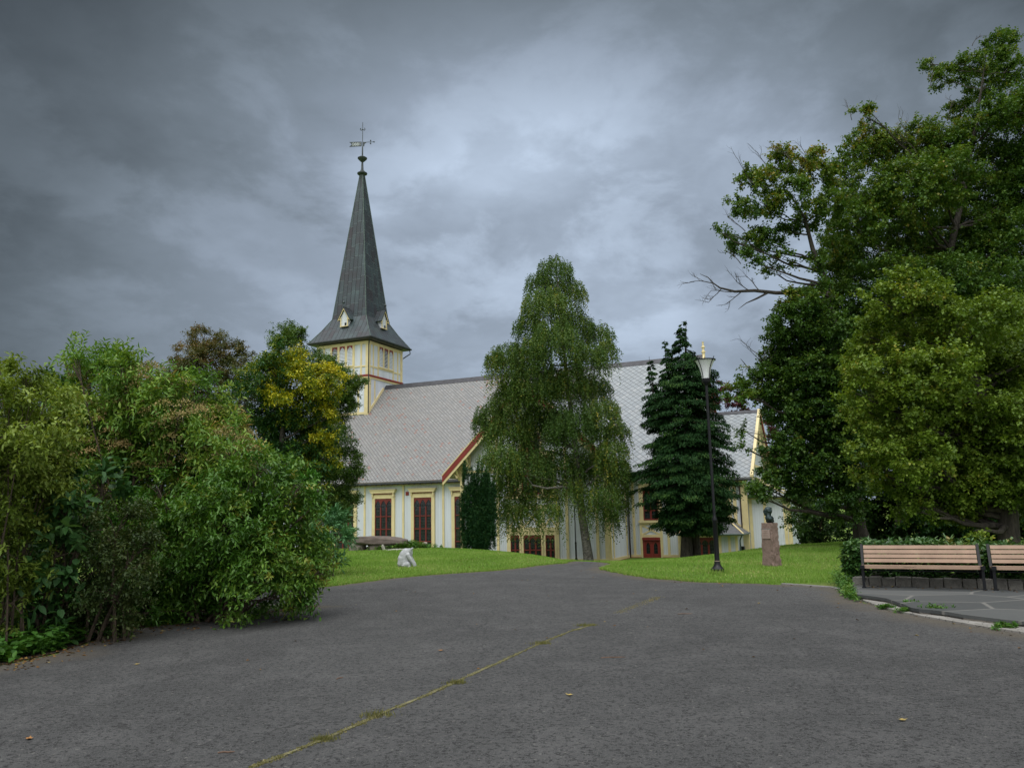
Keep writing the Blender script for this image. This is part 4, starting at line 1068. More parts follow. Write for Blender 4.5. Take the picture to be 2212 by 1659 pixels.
# ------------------------------------------------------------------ weeping birch in front of the transept
YB = 50.0
root = plant('birch_tree', 'tall weeping birch in front of the gabled transept, leaning white-flecked trunk', 'tree', at(1272, 1211, YB))
tr = [at(1272, 1214, YB), at(1266, 1170, YB), at(1258, 1120, YB), at(1250, 1040, YB), at(1240, 940, YB), at(1225, 820, YB), at(1212, 700, YB), at(1203, 600, YB), at(1200, 550, YB)]
mb = MB(); lmb = [(1200, 580, 42, .5), (1165, 610, 35, .5), (1225, 630, 45, .5), (1180, 660, 60, .5), (1145, 700, 38, .5), (1240, 700, 48, .45), (1195, 740, 70, .45), (1140, 770, 50, .5),
        (1290, 720, 38, .55), (1310, 750, 28, .55), (1270, 770, 45, .45), (1095, 765, 40, .5), (1070, 775, 25, .5), (1150, 830, 75, .45), (1220, 830, 70, .4), (1110, 860, 55, .5), (1280, 840, 45, .45),
        (1060, 890, 34, .5), (1100, 930, 60, .5), (1170, 920, 75, .4), (1240, 920, 70, .4), (1300, 890, 46, .5), (1330, 930, 34, .5), (1320, 970, 36, .5), (1080, 990, 50, .5), (1140, 1010, 70, .45), (1210, 1010, 65, .42), (1280, 1010, 62, .5),
        (1330, 1040, 30, .55), (1090, 1060, 42, .5), (1160, 1075, 50, .5), (1230, 1060, 45, .5), (1300, 1070, 45, .5), (1110, 1095, 30, .5), (1330, 1085, 25, .5), (1085, 1095, 24, .5), (1140, 1105, 28, .5), (1185, 1100, 30, .45), (1300, 1095, 34, .5), (1065, 1040, 24, .5), (1340, 1000, 20, .5), (1040, 905, 18, .5), (1345, 1060, 18, .55), (1100, 1112, 18, .5), (1320, 1112, 16, .5)]
B = blobs_from_px(lmb, YB, 2.2)
limbs(mb, tr, [0.34, 0.28, 0.25, 0.22, 0.18, 0.13, 0.09, 0.05, 0.02], [b for b in B if b[0][2] > 3.4], 0.032, 4)
mb.tube([at(1240, 1060, YB), at(1215, 1052, YB - 1.5), at(1180, 1055, YB - 2.6), at(1150, 1048, YB - 3.2), at(1138, 1030, YB - 3.5)], [0.10, 0.08, 0.06, 0.045, 0.02], 7)
o = mb.build('trunk', BARKB, None, True); rel(root, o)
parts = []
for c, r, t in B:
    low = c[2] < 4.2; ns = int((46 if low else 86) * r[0] * r[2] / 0.8) + (14 if low else 26)
    q, dn = in_blob(ns, 0.45); q[:, 2] = np.abs(q[:, 2]) * 0.9 - 0.12
    S0 = c + q * r
    hang = (0.5 + 1.9 * rng.random(ns) ** 1.3) * min(1.0, r[0] / 1.0 + 0.3)
    m_ = 26; u = np.linspace(0.0, 1, m_)[None, :, None]
    outw = unit(np.stack([dn[:, 0], dn[:, 1], np.zeros(ns)], 1)); 
    P = S0[:, None, :] + outw[:, None, :] * 0.25 * u + np.array([0, 0, -1.0]) * hang[:, None, None] * u ** 1.25 + rng.normal(size=(ns, m_, 3)) * np.array([0.045, 0.045, 0.03])
    D = rng.normal(size=(ns, m_, 3)) * np.array([0.8, 0.8, 0.3]) + np.array([0, 0, -0.75]); N = rng.normal(size=(ns, m_, 3)) + UP * 0.5 + outw[:, None, :] * 0.5
    ti = np.clip(t + rng.normal() * 0.08 + rng.normal(size=(ns, 1)) * 0.13 + rng.normal(size=(ns, m_)) * 0.12, 0, 1)
    V, F, k = leaf_arrays(P.reshape(-1, 3), D.reshape(-1, 3), N.reshape(-1, 3), 0.105 * (0.7 + 0.6 * rng.random(ns * m_)), 0.075 * (0.7 + 0.6 * rng.random(ns * m_)))
    parts.append((V, F, ti.ravel()))
crown_part(root, join(parts), L_BIRCH)

# ------------------------------------------------------------------ dark conifer with two trunks
YC = 49.0
root = plant('conifer_tree', 'dark green drooping conifer with two trunks behind the lamp post', 'tree', at(1482, 1204, YC))
prof = [(690, 3), (720, 14), (740, 22), (770, 45), (800, 62), (830, 78), (850, 85), (880, 84), (910, 84), (940, 92), (970, 97), (1000, 103), (1030, 108), (1045, 112), (1058, 92), (1072, 80), (1100, 80), (1120, 72), (1132, 52), (1145, 20)]
mb = MB(); tops = [[at(1484, 1208, YC), at(1483, 1150, YC), at(1480, 1000, YC), at(1481, 800, YC), at(1482, 692, YC)], [at(1505, 1205, YC + .5), at(1500, 1130, YC + .4), at(1490, 1040, YC)]]
mb.tube(tops[0], [0.42, 0.30, 0.22, 0.1, 0.015], 9); mb.tube(tops[1], [0.3, 0.24, 0.16], 8)
mb.tube([at(1468, 900, YC), at(1440, 800, YC), at(1435, 735, YC)], [0.07, 0.04, 0.01], 6); mb.tube([at(1460, 950, YC), at(1412, 860, YC), at(1402, 770, YC)], [0.07, 0.04, 0.01], 6)
parts = []; pyv = [p[0] for p in prof]; prv = [p[1] for p in prof]
def needle_sprays(px, z_top, rad_fn, count, ymean):
    out = []
    for _ in range(count):
        f = random.random() ** 0.75; y = z_top + (1140 - z_top) * f
        R = rad_fn(y) * random.uniform(0.62, 1.14) * YC / FPX
        if R < 0.05: R = 0.05
        az = random.uniform(0, 2 * math.pi); c = at(px(y), y, ymean); d = Vector((math.cos(az), math.sin(az), 0))
        L_ = R; dr = 0.28 * L_
        e = c + d * L_ + Vector((0, 0, -dr)); out.append((c, e))
    return out
br_ = needle_sprays(lambda y: 1478 + 8 * math.sin(y * .05) + 20 * min(1, max(0, (y - 1045) / 25)), 692, lambda y: np.interp(y, pyv, prv), 620, YC)
br_ += needle_sprays(lambda y: 1436 + (y - 735) * .1, 732, lambda y: min(6 + (y - 732) * 0.5, 34), 60, YC)[:60] if False else []
for px_, yt in ((1436, 735), (1404, 772)):
    for _ in range(46):
        y = yt + 120 * random.random() ** 0.8; R = (2 + (y - yt) * 0.26) * YC / FPX; az = random.uniform(0, 6.28); c = at(px_ + (y - yt) * 0.12, y, YC)
        br_.append((c, c + Vector((math.cos(az), math.sin(az), -0.3)) * R))
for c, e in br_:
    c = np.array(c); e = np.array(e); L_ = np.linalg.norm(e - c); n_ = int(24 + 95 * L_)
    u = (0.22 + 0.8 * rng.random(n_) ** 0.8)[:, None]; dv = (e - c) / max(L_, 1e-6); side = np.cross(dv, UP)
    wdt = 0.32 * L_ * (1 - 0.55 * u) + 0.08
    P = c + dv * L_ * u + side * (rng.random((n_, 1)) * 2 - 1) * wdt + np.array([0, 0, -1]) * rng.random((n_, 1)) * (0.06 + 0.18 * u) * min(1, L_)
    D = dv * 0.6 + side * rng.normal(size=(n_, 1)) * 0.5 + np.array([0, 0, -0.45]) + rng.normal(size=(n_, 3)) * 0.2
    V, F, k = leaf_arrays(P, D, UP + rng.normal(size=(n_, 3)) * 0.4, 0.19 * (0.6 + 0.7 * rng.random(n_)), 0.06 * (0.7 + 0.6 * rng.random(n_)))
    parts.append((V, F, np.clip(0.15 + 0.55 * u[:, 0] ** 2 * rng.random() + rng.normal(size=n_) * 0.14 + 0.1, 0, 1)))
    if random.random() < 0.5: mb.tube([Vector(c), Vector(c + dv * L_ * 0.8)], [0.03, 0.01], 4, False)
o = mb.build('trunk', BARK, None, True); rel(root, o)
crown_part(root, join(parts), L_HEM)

# ------------------------------------------------------------------ columnar yew
YY = 46.0
root = plant('yew_tree', 'dense columnar yew standing against the church wall, dark green', 'tree', at(1036, 1192, YY))
mb = MB(); parts = []
cols = [(1012, 1006, 1188, 15), (1024, 1034, 1190, 14), (1040, 1007, 1190, 14), (1050, 1030, 1190, 14), (1060, 1040, 1190, 10), (1034, 1085, 1190, 20), (1014, 1060, 1186, 16), (1056, 1080, 1188, 16), (1042, 1050, 1190, 14)]
for cxp, yt, yb, rp in cols:
    npl = int((yb - yt) * rp / 34) + 6; Rm = rp * YY / FPX; k0 = 26
    yp = yt + 6 + (yb - yt - 6) * rng.random(npl) ** 0.95; azp = rng.random(npl) * 6.283
    tp_ = np.clip((yp - yt) / 26, 0.10, 1) ** 0.7; rp_ = Rm * tp_ * (0.55 + 0.5 * rng.random(npl))
    base = np.array([at(cxp, yy_, YY) for yy_ in yp]) + np.stack([np.cos(azp) * rp_, np.sin(azp) * rp_, np.zeros(npl)], 1)
    hz_ = rng.random((npl, k0, 1)); S0 = (base[:, None, :] + np.concatenate([rng.normal(size=(npl, k0, 2)) * 0.075 * (1.2 - hz_), hz_ * 0.75 - 0.3], -1)).reshape(-1, 3)
    n_ = len(S0); az = np.repeat(azp, k0) + rng.normal(size=n_) * .8
    SD = np.stack([np.cos(az) * .45, np.sin(az) * .45, np.full(n_, 0.9)], 1)
    parts.append(shoots_to_leaves(S0, SD, 0.16 * (0.6 + rng.random(n_)), np.clip(0.30 + 0.35 * hz_.ravel() + rng.normal(size=n_) * 0.15, 0, 1), 6, 0.085, 0.04, spread=0.7, along=0.7, jit=0.4, up=0.5))
    mb.tube([at(1036, 1192, YY), at((1036 + cxp) / 2, 1150, YY), at(cxp, (yt + 1150) / 2, YY), at(cxp, yt + 12, YY)], [0.12, 0.09, 0.05, 0.01], 6)
o = mb.build('trunk', BARK, None, True); rel(root, o)
crown_part(root, join(parts), L_YEW)

# ------------------------------------------------------------------ trees behind the shrubs on the left
def airy(spec, ylim, f): return [(p[0], p[1], p[2] * (f if p[1] < ylim else 1.0), *p[3:]) for p in spec]
def broadleaf(name, label, Y, base_px, trunk_px, rad, spec, m_leaf, cover, L, Wd, slen=0.35, depth=1.5, thick=0.05, bark=BARK, subs=4, group=None, squash=0.85, dead=None, grow=1.0, **kw):
    root = plant(name, label, 'tree', at(*base_px, Y), group)
    B = [(c, r * grow, t) for c, r, t in blobs_from_px(spec, Y, depth, squash)]
    mb = MB(); limbs(mb, [at(x, y, Y) for x, y in trunk_px], rad, B, thick, subs)
    if dead: dead(mb)
    o = mb.build('trunk', bark, None, True); rel(root, o)
    crown_part(root, crown(B, cover, 7, L, Wd, slen, **kw), m_leaf)
    return root


def gz(px, Y): return hz(at(px, 1150, Y).x, Y)


def basepx(px, Y):
    """picture row where the ground is met at column px and distance Y"""
    z = gz(px, Y); y = 1150.0
    for _ in range(30):
        y += (at(px, y, Y).z - z) / Y * FPX
    return y


broadleaf('rowan_tree', 'rowan tree with bright yellow autumn leaves on its right side, before the church tower', 38, (600, basepx(600, 38)),
          [(600, basepx(600, 38)), (602, 1080), (606, 980), (615, 880), (640, 790)], [0.22, 0.18, 0.14, 0.09, 0.03],
          [(590, 805, 42, .45), (638, 788, 42, .70), (690, 820, 40, .74), (640, 840, 55, .66), (560, 820, 46, .55), (540, 860, 45, .35), (600, 880, 60, .35), (660, 890, 55, .4), (700, 860, 30, .66), (560, 930, 60, .3), (630, 950, 70, .28), (690, 940, 42, .45), (705, 905, 24, .68),
           (585, 1000, 60, .28), (650, 1010, 55, .3), (668, 1000, 26, .76), (700, 990, 30, .6), (700, 935, 20, .75), (600, 760, 34, .5), (665, 1060, 30, .3), (720, 830, 26, .72)],
          L_ROW, 3.4, 0.16, 0.085, tvar=0.09)
broadleaf('rusty_rowan_tree', 'rust-tinged tree on the left edge of the tree group behind the shrubs', 42, (470, basepx(470, 42)),
          [(470, basepx(470, 42)), (466, 1050), (458, 940), (450, 830), (440, 730)], [0.24, 0.19, 0.14, 0.09, 0.02],
          [(440, 735, 34, .55), (405, 760, 32, .6), (470, 760, 42, .55), (430, 790, 46, .5), (385, 800, 26, .55), (505, 765, 30, .5), (530, 755, 18, .5), (400, 830, 42, .5), (460, 840, 50, .45), (515, 810, 40, .4), (430, 890, 55, .4), (500, 880, 48, .4), (360, 835, 20, .45), (470, 940, 55, .35), (530, 930, 40, .35)],
          L_BRT, 2.5, 0.13, 0.075, tvar=0.13)
broadleaf('slender_birch_tree', 'slender birch whose drooping branches hang across the church tower and left eaves', 45, (690, basepx(690, 45)),
          [(690, basepx(690, 45)), (690, 1080), (686, 960), (672, 840), (650, 740)], [0.2, 0.16, 0.12, 0.08, 0.02],
          [(608, 722, 28, .45), (628, 742, 30, .45), (645, 726, 15, .45), (702, 792, 22, .45), (752, 840, 22, .45), (778, 815, 12, .5), (757, 862, 18, .45), (672, 790, 36, .4), (720, 800, 20, .45), (735, 822, 24, .45), (770, 825, 16, .5), (715, 850, 32, .4), (745, 870, 22, .45), (715, 920, 36, .35), (735, 950, 32, .4), (705, 990, 44, .35), (745, 1000, 32, .4), (720, 1050, 48, .35), (765, 1025, 18, .4), (735, 1090, 32, .35), (700, 1100, 45, .35), (765, 1085, 12, .4)],
          L_BIRCH, 3.6, 0.12, 0.075, tvar=0.1, bark=BARKB, upb=-0.1, squash=1.0)

# ------------------------------------------------------------------ shrub border on the left
def shrub(name, label, Y, spec, m_leaf, cover, L, Wd, base_px, stems=5, slen=0.22, m=8, depth=0.5, fine=True, thick=0.016, squash=0.95, cat='shrub', extra=None, whips=0, **kw):
    bp = at(base_px, 1300, Y); base = Vector((bp.x, bp.y, hz(bp.x, bp.y)))
    root = plant(name, label, cat, base)
    B = blobs_from_px(spec, Y, depth, squash)
    mb = MB()
    for k, (c, r, t) in enumerate(B):
        s = base + Vector((random.uniform(-.3, .3), random.uniform(-.25, .25), -0.03)); c = Vector(c)
        mid = s.lerp(c, 0.55) + Vector((random.uniform(-.1, .1), random.uniform(-.1, .1), 0.12)); mb.tube([s, s.lerp(mid, .5) + Vector((0, 0, .05)), mid, c], [thick * 1.6, thick * 1.3, thick, thick * 0.5], 6, False)
        for _ in range(stems):
            d = Vector(unit(rng.normal(size=3) + UP * 0.4)); e = c + Vector((d.x * r[0], d.y * r[1], d.z * r[2])) * 0.95; mb.tube([c.lerp(mid, random.uniform(0, .5)), c.lerp(e, .5) + Vector((0, 0, .03)), e], [thick * .6, thick * .45, thick * .25], 5, False)
    o = mb.build('stems', TWIG, None, True); rel(root, o)
    arr = crown(B, cover, m, L, Wd, slen, fine=fine, **kw)
    if whips:      # long arching shoots that break the outline
        wk = rng.integers(0, len(B), whips); C0 = np.array([B[k][0] for k in wk]); R0 = np.array([B[k][1] for k in wk])
        d = unit(rng.normal(size=(whips, 3)) * np.array([1, 1, .7]) + UP * 0.45); ln = 0.22 + 0.33 * rng.random(whips)
        ww = shoots_to_leaves(C0 + d * R0 * 0.85, d + UP * 0.25 + rng.normal(size=(whips, 3)) * .25, ln, np.clip(np.array([B[k][2] for k in wk]) + 0.2 + rng.normal(size=whips) * .1, 0, 1), 17, L, Wd, fine=fine, along=0.8)
        arr = join([arr, ww])
    crown_part(root, arr, m_leaf, 'foliage')
    if extra: extra(root, B)
    return root


def berry_heads(root, B):
    parts = []
    for c, r, t in B:
        if t < 0.5: continue
        n = int(18 * r[0] ** 2 / 0.4) + 3; d = unit(rng.normal(size=(n, 3)) + np.array([0.1, -0.6, 0.55])); C0 = c + d * r * 1.04
        for q in C0:
            k = 120; off = rng.normal(size=(k, 3)) * np.array([0.085, 0.085, 0.022]); off[:, 2] -= (off[:, 0] ** 2 + off[:, 1] ** 2) * 2.5
            V, F, kk = leaf_arrays(q + off, rng.normal(size=(k, 3)) + UP, rng.normal(size=(k, 3)) + UP, np.full(k, 0.024), np.full(k, 0.022), False, 0.3, 0)
            parts.append((V, F, np.clip(0.45 + rng.normal() * 0.2 + rng.normal(size=k) * 0.15, 0, 1)))
    o = np_mesh('berry_heads', *join(parts)[:2], L_BERRY, None, {'tint': join(parts)[2]}); rel(root, o)


shrub('elder_shrub', 'big elder shrub with flat reddish berry heads, tallest of the border', 13.2,
      [(215, 815, 45, .45), (270, 800, 34, .4), (225, 860, 85, .6), (320, 850, 70, .55), (180, 930, 70, .55), (290, 930, 100, .6), (390, 890, 70, .6), (420, 850, 44, .35), (450, 950, 85, .55), (380, 990, 95, .6), (250, 1020, 95, .5), (500, 975, 55, .6), (520, 1010, 45, .4), (330, 1080, 95, .4), (210, 1110, 70, .3), (450, 1060, 80, .4),
       (165, 790, 20, .4), (140, 772, 14, .4), (222, 775, 20, .4), (260, 790, 18, .4), (285, 782, 12, .4), (185, 800, 24, .4)],
      L_ELD, 3.0, 0.11, 0.036, 300, slen=0.26, extra=berry_heads, depth=0.7, whips=45)
shrub('weigela_shrub', 'wide leafy shrub with glossy pointed leaves arching over the edge of the drive', 12.4,
      [(400, 1210, 115, .5), (500, 1130, 110, .5), (590, 1180, 90, .6), (560, 1250, 85, .6), (440, 1290, 70, .5), (320, 1275, 58, .4), (640, 1215, 55, .65), (520, 1060, 62, .5), (600, 1075, 58, .55), (650, 1120, 50, .6), (676, 1200, 26, .65), (480, 1200, 100, .45), (340, 1170, 90, .4), (620, 1290, 36, .55), (520, 1305, 42, .5), (280, 1215, 60, .35),
       (560, 1015, 30, .5), (620, 1020, 22, .5), (680, 1250, 24, .6), (385, 1325, 32, .45), (310, 1325, 28, .4), (450, 1130, 80, .45), (640, 1060, 24, .5), (262, 1265, 40, .35), (300, 1322, 32, .4), (262, 1330, 24, .4), (700, 1225, 12, .6), (350, 1080, 50, .45)],
      L_WEI, 3.1, 0.083, 0.033, 480, slen=0.26, tvar=0.16, cs=0.75, whips=70, depth=0.55, upb=0.3)
shrub('golden_shrub', 'yellow-green shrub at the left edge of the photo, open woody stems below', 10.0,
      [(20, 840, 55, .5), (95, 870, 50, .5), (50, 920, 90, .6), (-40, 900, 90, .55), (110, 960, 60, .65), (30, 1000, 85, .6), (110, 1030, 42, .6), (-40, 1020, 90, .5), (20, 1090, 55, .5), (60, 1130, 30, .5), (-10, 1190, 46, .5), (20, 1250, 36, .5), (-50, 1150, 80, .4), (10, 1340, 26, .4), (60, 1180, 40, .45), (40, 1070, 60, .5), (100, 1085, 40, .55), (70, 1240, 32, .45), (-30, 1290, 50, .4), (25, 1300, 36, .45), (0, 812, 20, .5), (60, 825, 20, .55)],
      L_GOLD, 2.7, 0.072, 0.032, 5, slen=0.2, depth=0.6, thick=0.009, whips=14)
shrub('bronze_shrub', 'low bronze-brown shrub with tiny leaves in the shade between the taller shrubs', 10.8,
      [(250, 1150, 60, .5), (210, 1220, 70, .5), (280, 1230, 46, .55), (250, 1290, 50, .5), (180, 1300, 50, .35), (300, 1190, 30, .6), (245, 1335, 34, .45), (195, 1350, 34, .4), (285, 1325, 28, .5), (150, 1365, 30, .35)],
      L_BROWN, 2.6, 0.05, 0.028, 235, slen=0.22, depth=0.4)
shrub('broad_leaved_shrub', 'dark shrub with bluish broad leaves behind the golden shrub', 10.6,
      [(140, 1110, 60, .5), (190, 1080, 55, .5), (120, 1200, 55, .55), (150, 1270, 50, .4), (100, 1300, 50, .35), (60, 1220, 50, .3), (230, 1060, 40, .4), (90, 1360, 40, .3), (110, 1050, 50, .4), (40, 1310, 50, .35), (10, 1380, 36, .3), (130, 1345, 34, .35)],
      L_BIG, 2.5, 0.16, 0.085, 125, slen=0.24, depth=0.4)
shrub('dark_backing_shrub', 'dark green bush showing between golden shrub and elder', 16.0,
      [(120, 850, 40, .4), (90, 900, 70, .35), (160, 900, 60, .35), (60, 980, 90, .3), (200, 1000, 100, .3), (130, 1080, 100, .25), (-20, 1000, 100, .3), (350, 1000, 100, .25), (500, 1080, 90, .25), (300, 1150, 110, .25), (450, 1200, 100, .2), (150, 1200, 110, .2), (10, 1180, 110, .2)],
      L_BACK, 2.6, 0.15, 0.09, 200, slen=0.25, depth=0.5, fine=False)
shrub('juniper_shrub', 'feathery blue-green juniper at the end of the shrub border beside the lawn', 21.0,
      [(700, 1130, 30, .5), (725, 1150, 26, .6), (690, 1165, 34, .45), (720, 1185, 28, .5), (700, 1205, 26, .35), (735, 1160, 14, .6)], L_JUN, 3.0, 0.14, 0.035, 700, slen=0.3, m=9, depth=0.3, spread=0.45, along=0.9, outward=0.9)
root = shrub('thuja_shrub', 'narrow bright green thuja column rising behind the glossy shrub', 24.0,
      [(668, 1035, 13, .5), (672, 1055, 18, .5), (672, 1080, 20, .5), (674, 1110, 22, .45), (676, 1140, 22, .4), (678, 1170, 22, .4)], L_THU, 3.2, 0.10, 0.04, 676, slen=0.18, depth=0.1, spread=0.5, along=0.8, upb=1.0, squash=1.3)

# low weeds along the drive under the shrubs
parts = []
n_ = 1500; px = rng.uniform(-80, 300, n_); edge = np.interp(px, [-80, 0, 130, 270, 420], [1458, 1436, 1408, 1358, 1342]); up_ = edge - 2 - rng.random(n_) * 95
S0 = np.array([gp(a, b) for a, b in zip(px, up_)]); S0[:, 2] = H(S0[:, 0], S0[:, 1])
parts.append(shoots_to_leaves(S0, UP + rng.normal(size=(n_, 3)) * 0.35, 0.12 + 0.24 * rng.random(n_), np.clip(0.4 + rng.normal(size=n_) * 0.15, 0, 1), 9, 0.085, 0.06, spread=1.0, along=0.25, fine=True))
n_ = 260; px = rng.uniform(300, 680, n_); edge = np.interp(px, [270, 420, 560, 690], [1358, 1342, 1328, 1308]); up_ = edge - 1 - rng.random(n_) * 14
S0 = np.array([gp(a, b) for a, b in zip(px, up_)]); S0[:, 2] = H(S0[:, 0], S0[:, 1])
parts.append(shoots_to_leaves(S0, UP + rng.normal(size=(n_, 3)) * 0.5, 0.04 + 0.08 * rng.random(n_), np.clip(0.55 + rng.normal(size=n_) * 0.2, 0, 1), 7, 0.05, 0.03, spread=1.0, along=0.3, fine=True))
V, F, t = join(parts); o = np_mesh('ground_cover_weeds', V, F, L_WEED, None, {'tint': t}); tag(o, 'low leafy weeds spilling onto the drive under the left shrubs', 'weeds', kind='stuff')
# bare soil under the shrubs
mb = MB(); pts = [gp(-150, 1470), gp(0, 1437), gp(130, 1409), gp(270, 1359), gp(420, 1343), gp(560, 1328), gp(684, 1309), gp(690, 1290), gp(400, 1275), gp(-150, 1330)]
mb.poly([Vector((p.x, p.y, 0.008)) for p in pts]); SOIL = plain('dark_leafy_soil', (0.028, 0.021, 0.014), 0.95, var=0.4, scale=5, bump=0.6); o = mb.build('soil_bed', SOIL); o['kind'] = 'structure'

# ------------------------------------------------------------------ big maples on the right
YA = 31.0
def dead_a(mb):
    pts = [(1812, 650), (1785, 636), (1730, 632), (1677, 633), (1630, 628), (1587, 630), (1555, 622), (1541, 612), (1530, 600), (1512, 592)]
    mb.tube([at(x, y, YA - .3) for x, y in pts], [0.11, 0.10, 0.09, 0.075, 0.065, 0.05, 0.035, 0.025, 0.018, 0.008], 6)
    mb.tube([at(x, y, YA - .3) for x, y in ((1660, 632), (1635, 645), (1612, 655), (1595, 668))], [0.05, 0.04, 0.02, 0.008], 5)
    for x, y, dx_, dz_, l in ((1587, 630, -1, -.3, 1.0), (1560, 622, -.6, -.8, .8), (1541, 612, -.9, .5, .9), (1640, 628, -.4, .7, 0.9), (1620, 628, -.8, .5, 0.9), (1600, 632, -.7, -.5, .7)):
        bare_twig(mb, at(x, y, YA - .3), (dx_, random.uniform(-.3, .3), dz_), l, 0.022, 2)
    mb.tube([at(x, y, YA + .3) for x, y in ((1730, 880), (1690, 852), (1665, 838), (1640, 815), (1612, 790), (1600, 775))], [0.09, 0.07, 0.05, 0.035, 0.02, 0.008], 6)
    bare_twig(mb, at(1690, 850, YA), (-.5, 0, 1), 1.9, 0.03, 2); bare_twig(mb, at(1650, 825, YA), (-1, 0, -.1), 1.2, 0.025, 2)
    for x, y, l in ((1600, 370, 1.3), (1690, 330, 1.2), (1580, 470, 1.0), (1570, 540, .9), (1640, 345, 1.1), (1740, 340, 1.1)): bare_twig(mb, at(x + 30, y + 30, YA), (-.7, random.uniform(-.3, .3), .8), l, 0.02, 2)
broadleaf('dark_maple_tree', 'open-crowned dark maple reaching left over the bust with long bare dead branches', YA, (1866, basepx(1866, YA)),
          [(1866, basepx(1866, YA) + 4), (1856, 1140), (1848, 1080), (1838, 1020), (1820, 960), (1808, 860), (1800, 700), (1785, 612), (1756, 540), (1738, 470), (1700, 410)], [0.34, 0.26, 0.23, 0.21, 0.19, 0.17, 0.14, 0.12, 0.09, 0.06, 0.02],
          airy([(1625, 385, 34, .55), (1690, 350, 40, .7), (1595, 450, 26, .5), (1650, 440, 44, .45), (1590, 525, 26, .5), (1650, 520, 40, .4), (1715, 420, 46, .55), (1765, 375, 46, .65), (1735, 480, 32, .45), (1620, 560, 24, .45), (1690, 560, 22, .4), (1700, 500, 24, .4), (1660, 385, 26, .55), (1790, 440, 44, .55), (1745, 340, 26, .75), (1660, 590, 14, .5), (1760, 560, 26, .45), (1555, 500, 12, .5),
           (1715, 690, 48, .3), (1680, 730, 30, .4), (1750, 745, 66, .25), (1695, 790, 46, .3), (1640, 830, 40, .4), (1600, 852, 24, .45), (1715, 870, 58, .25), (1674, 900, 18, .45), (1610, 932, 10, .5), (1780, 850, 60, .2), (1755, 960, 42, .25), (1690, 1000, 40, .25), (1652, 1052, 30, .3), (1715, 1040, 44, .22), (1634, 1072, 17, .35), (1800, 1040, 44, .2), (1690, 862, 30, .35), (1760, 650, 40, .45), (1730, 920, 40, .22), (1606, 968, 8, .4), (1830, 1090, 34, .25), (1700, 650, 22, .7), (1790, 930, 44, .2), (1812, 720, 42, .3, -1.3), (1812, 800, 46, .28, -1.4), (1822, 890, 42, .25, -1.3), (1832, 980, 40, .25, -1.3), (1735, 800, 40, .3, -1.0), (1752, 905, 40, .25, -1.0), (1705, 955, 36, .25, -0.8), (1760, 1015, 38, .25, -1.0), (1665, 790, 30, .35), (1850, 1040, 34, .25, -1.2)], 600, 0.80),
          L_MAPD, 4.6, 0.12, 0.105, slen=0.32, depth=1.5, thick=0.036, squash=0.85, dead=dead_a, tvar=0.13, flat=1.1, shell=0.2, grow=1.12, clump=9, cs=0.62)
YD = 34.0
def dead_d(mb):
    for x, y, l in ((1890, 290, 2.0), (1960, 300, 1.8), (1840, 260, 1.4), (2100, 100, 1.2), (2010, 190, 1.6), (1980, 330, 2.0), (2050, 260, 1.6)): bare_twig(mb, at(x, y, YD), (random.uniform(-.6, .2), 0, 1), l * 0.6, 0.018, 2)
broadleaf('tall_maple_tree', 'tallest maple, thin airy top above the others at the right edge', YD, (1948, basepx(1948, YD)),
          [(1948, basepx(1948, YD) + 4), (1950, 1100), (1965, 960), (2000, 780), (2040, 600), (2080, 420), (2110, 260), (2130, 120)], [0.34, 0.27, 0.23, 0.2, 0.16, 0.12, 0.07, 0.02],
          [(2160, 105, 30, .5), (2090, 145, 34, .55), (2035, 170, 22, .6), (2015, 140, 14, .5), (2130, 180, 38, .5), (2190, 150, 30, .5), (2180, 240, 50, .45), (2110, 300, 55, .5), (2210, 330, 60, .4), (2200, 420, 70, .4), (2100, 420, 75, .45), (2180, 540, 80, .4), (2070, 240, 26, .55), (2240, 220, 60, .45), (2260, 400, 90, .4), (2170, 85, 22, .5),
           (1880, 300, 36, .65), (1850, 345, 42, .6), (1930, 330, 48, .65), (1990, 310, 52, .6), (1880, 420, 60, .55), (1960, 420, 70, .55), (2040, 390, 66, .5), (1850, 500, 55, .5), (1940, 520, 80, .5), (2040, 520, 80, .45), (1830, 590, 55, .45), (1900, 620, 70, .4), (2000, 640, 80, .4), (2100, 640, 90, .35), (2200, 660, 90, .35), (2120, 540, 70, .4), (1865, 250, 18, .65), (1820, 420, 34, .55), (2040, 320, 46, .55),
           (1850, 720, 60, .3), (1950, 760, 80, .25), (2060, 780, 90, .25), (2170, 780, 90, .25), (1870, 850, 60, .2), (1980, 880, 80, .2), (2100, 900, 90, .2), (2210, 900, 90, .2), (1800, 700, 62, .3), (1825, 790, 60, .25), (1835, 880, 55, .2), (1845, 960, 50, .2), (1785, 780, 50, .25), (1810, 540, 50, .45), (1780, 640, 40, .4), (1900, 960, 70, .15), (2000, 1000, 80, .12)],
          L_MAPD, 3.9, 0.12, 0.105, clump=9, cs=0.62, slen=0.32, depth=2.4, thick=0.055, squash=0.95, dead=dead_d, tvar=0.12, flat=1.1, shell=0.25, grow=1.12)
YM = 24.0
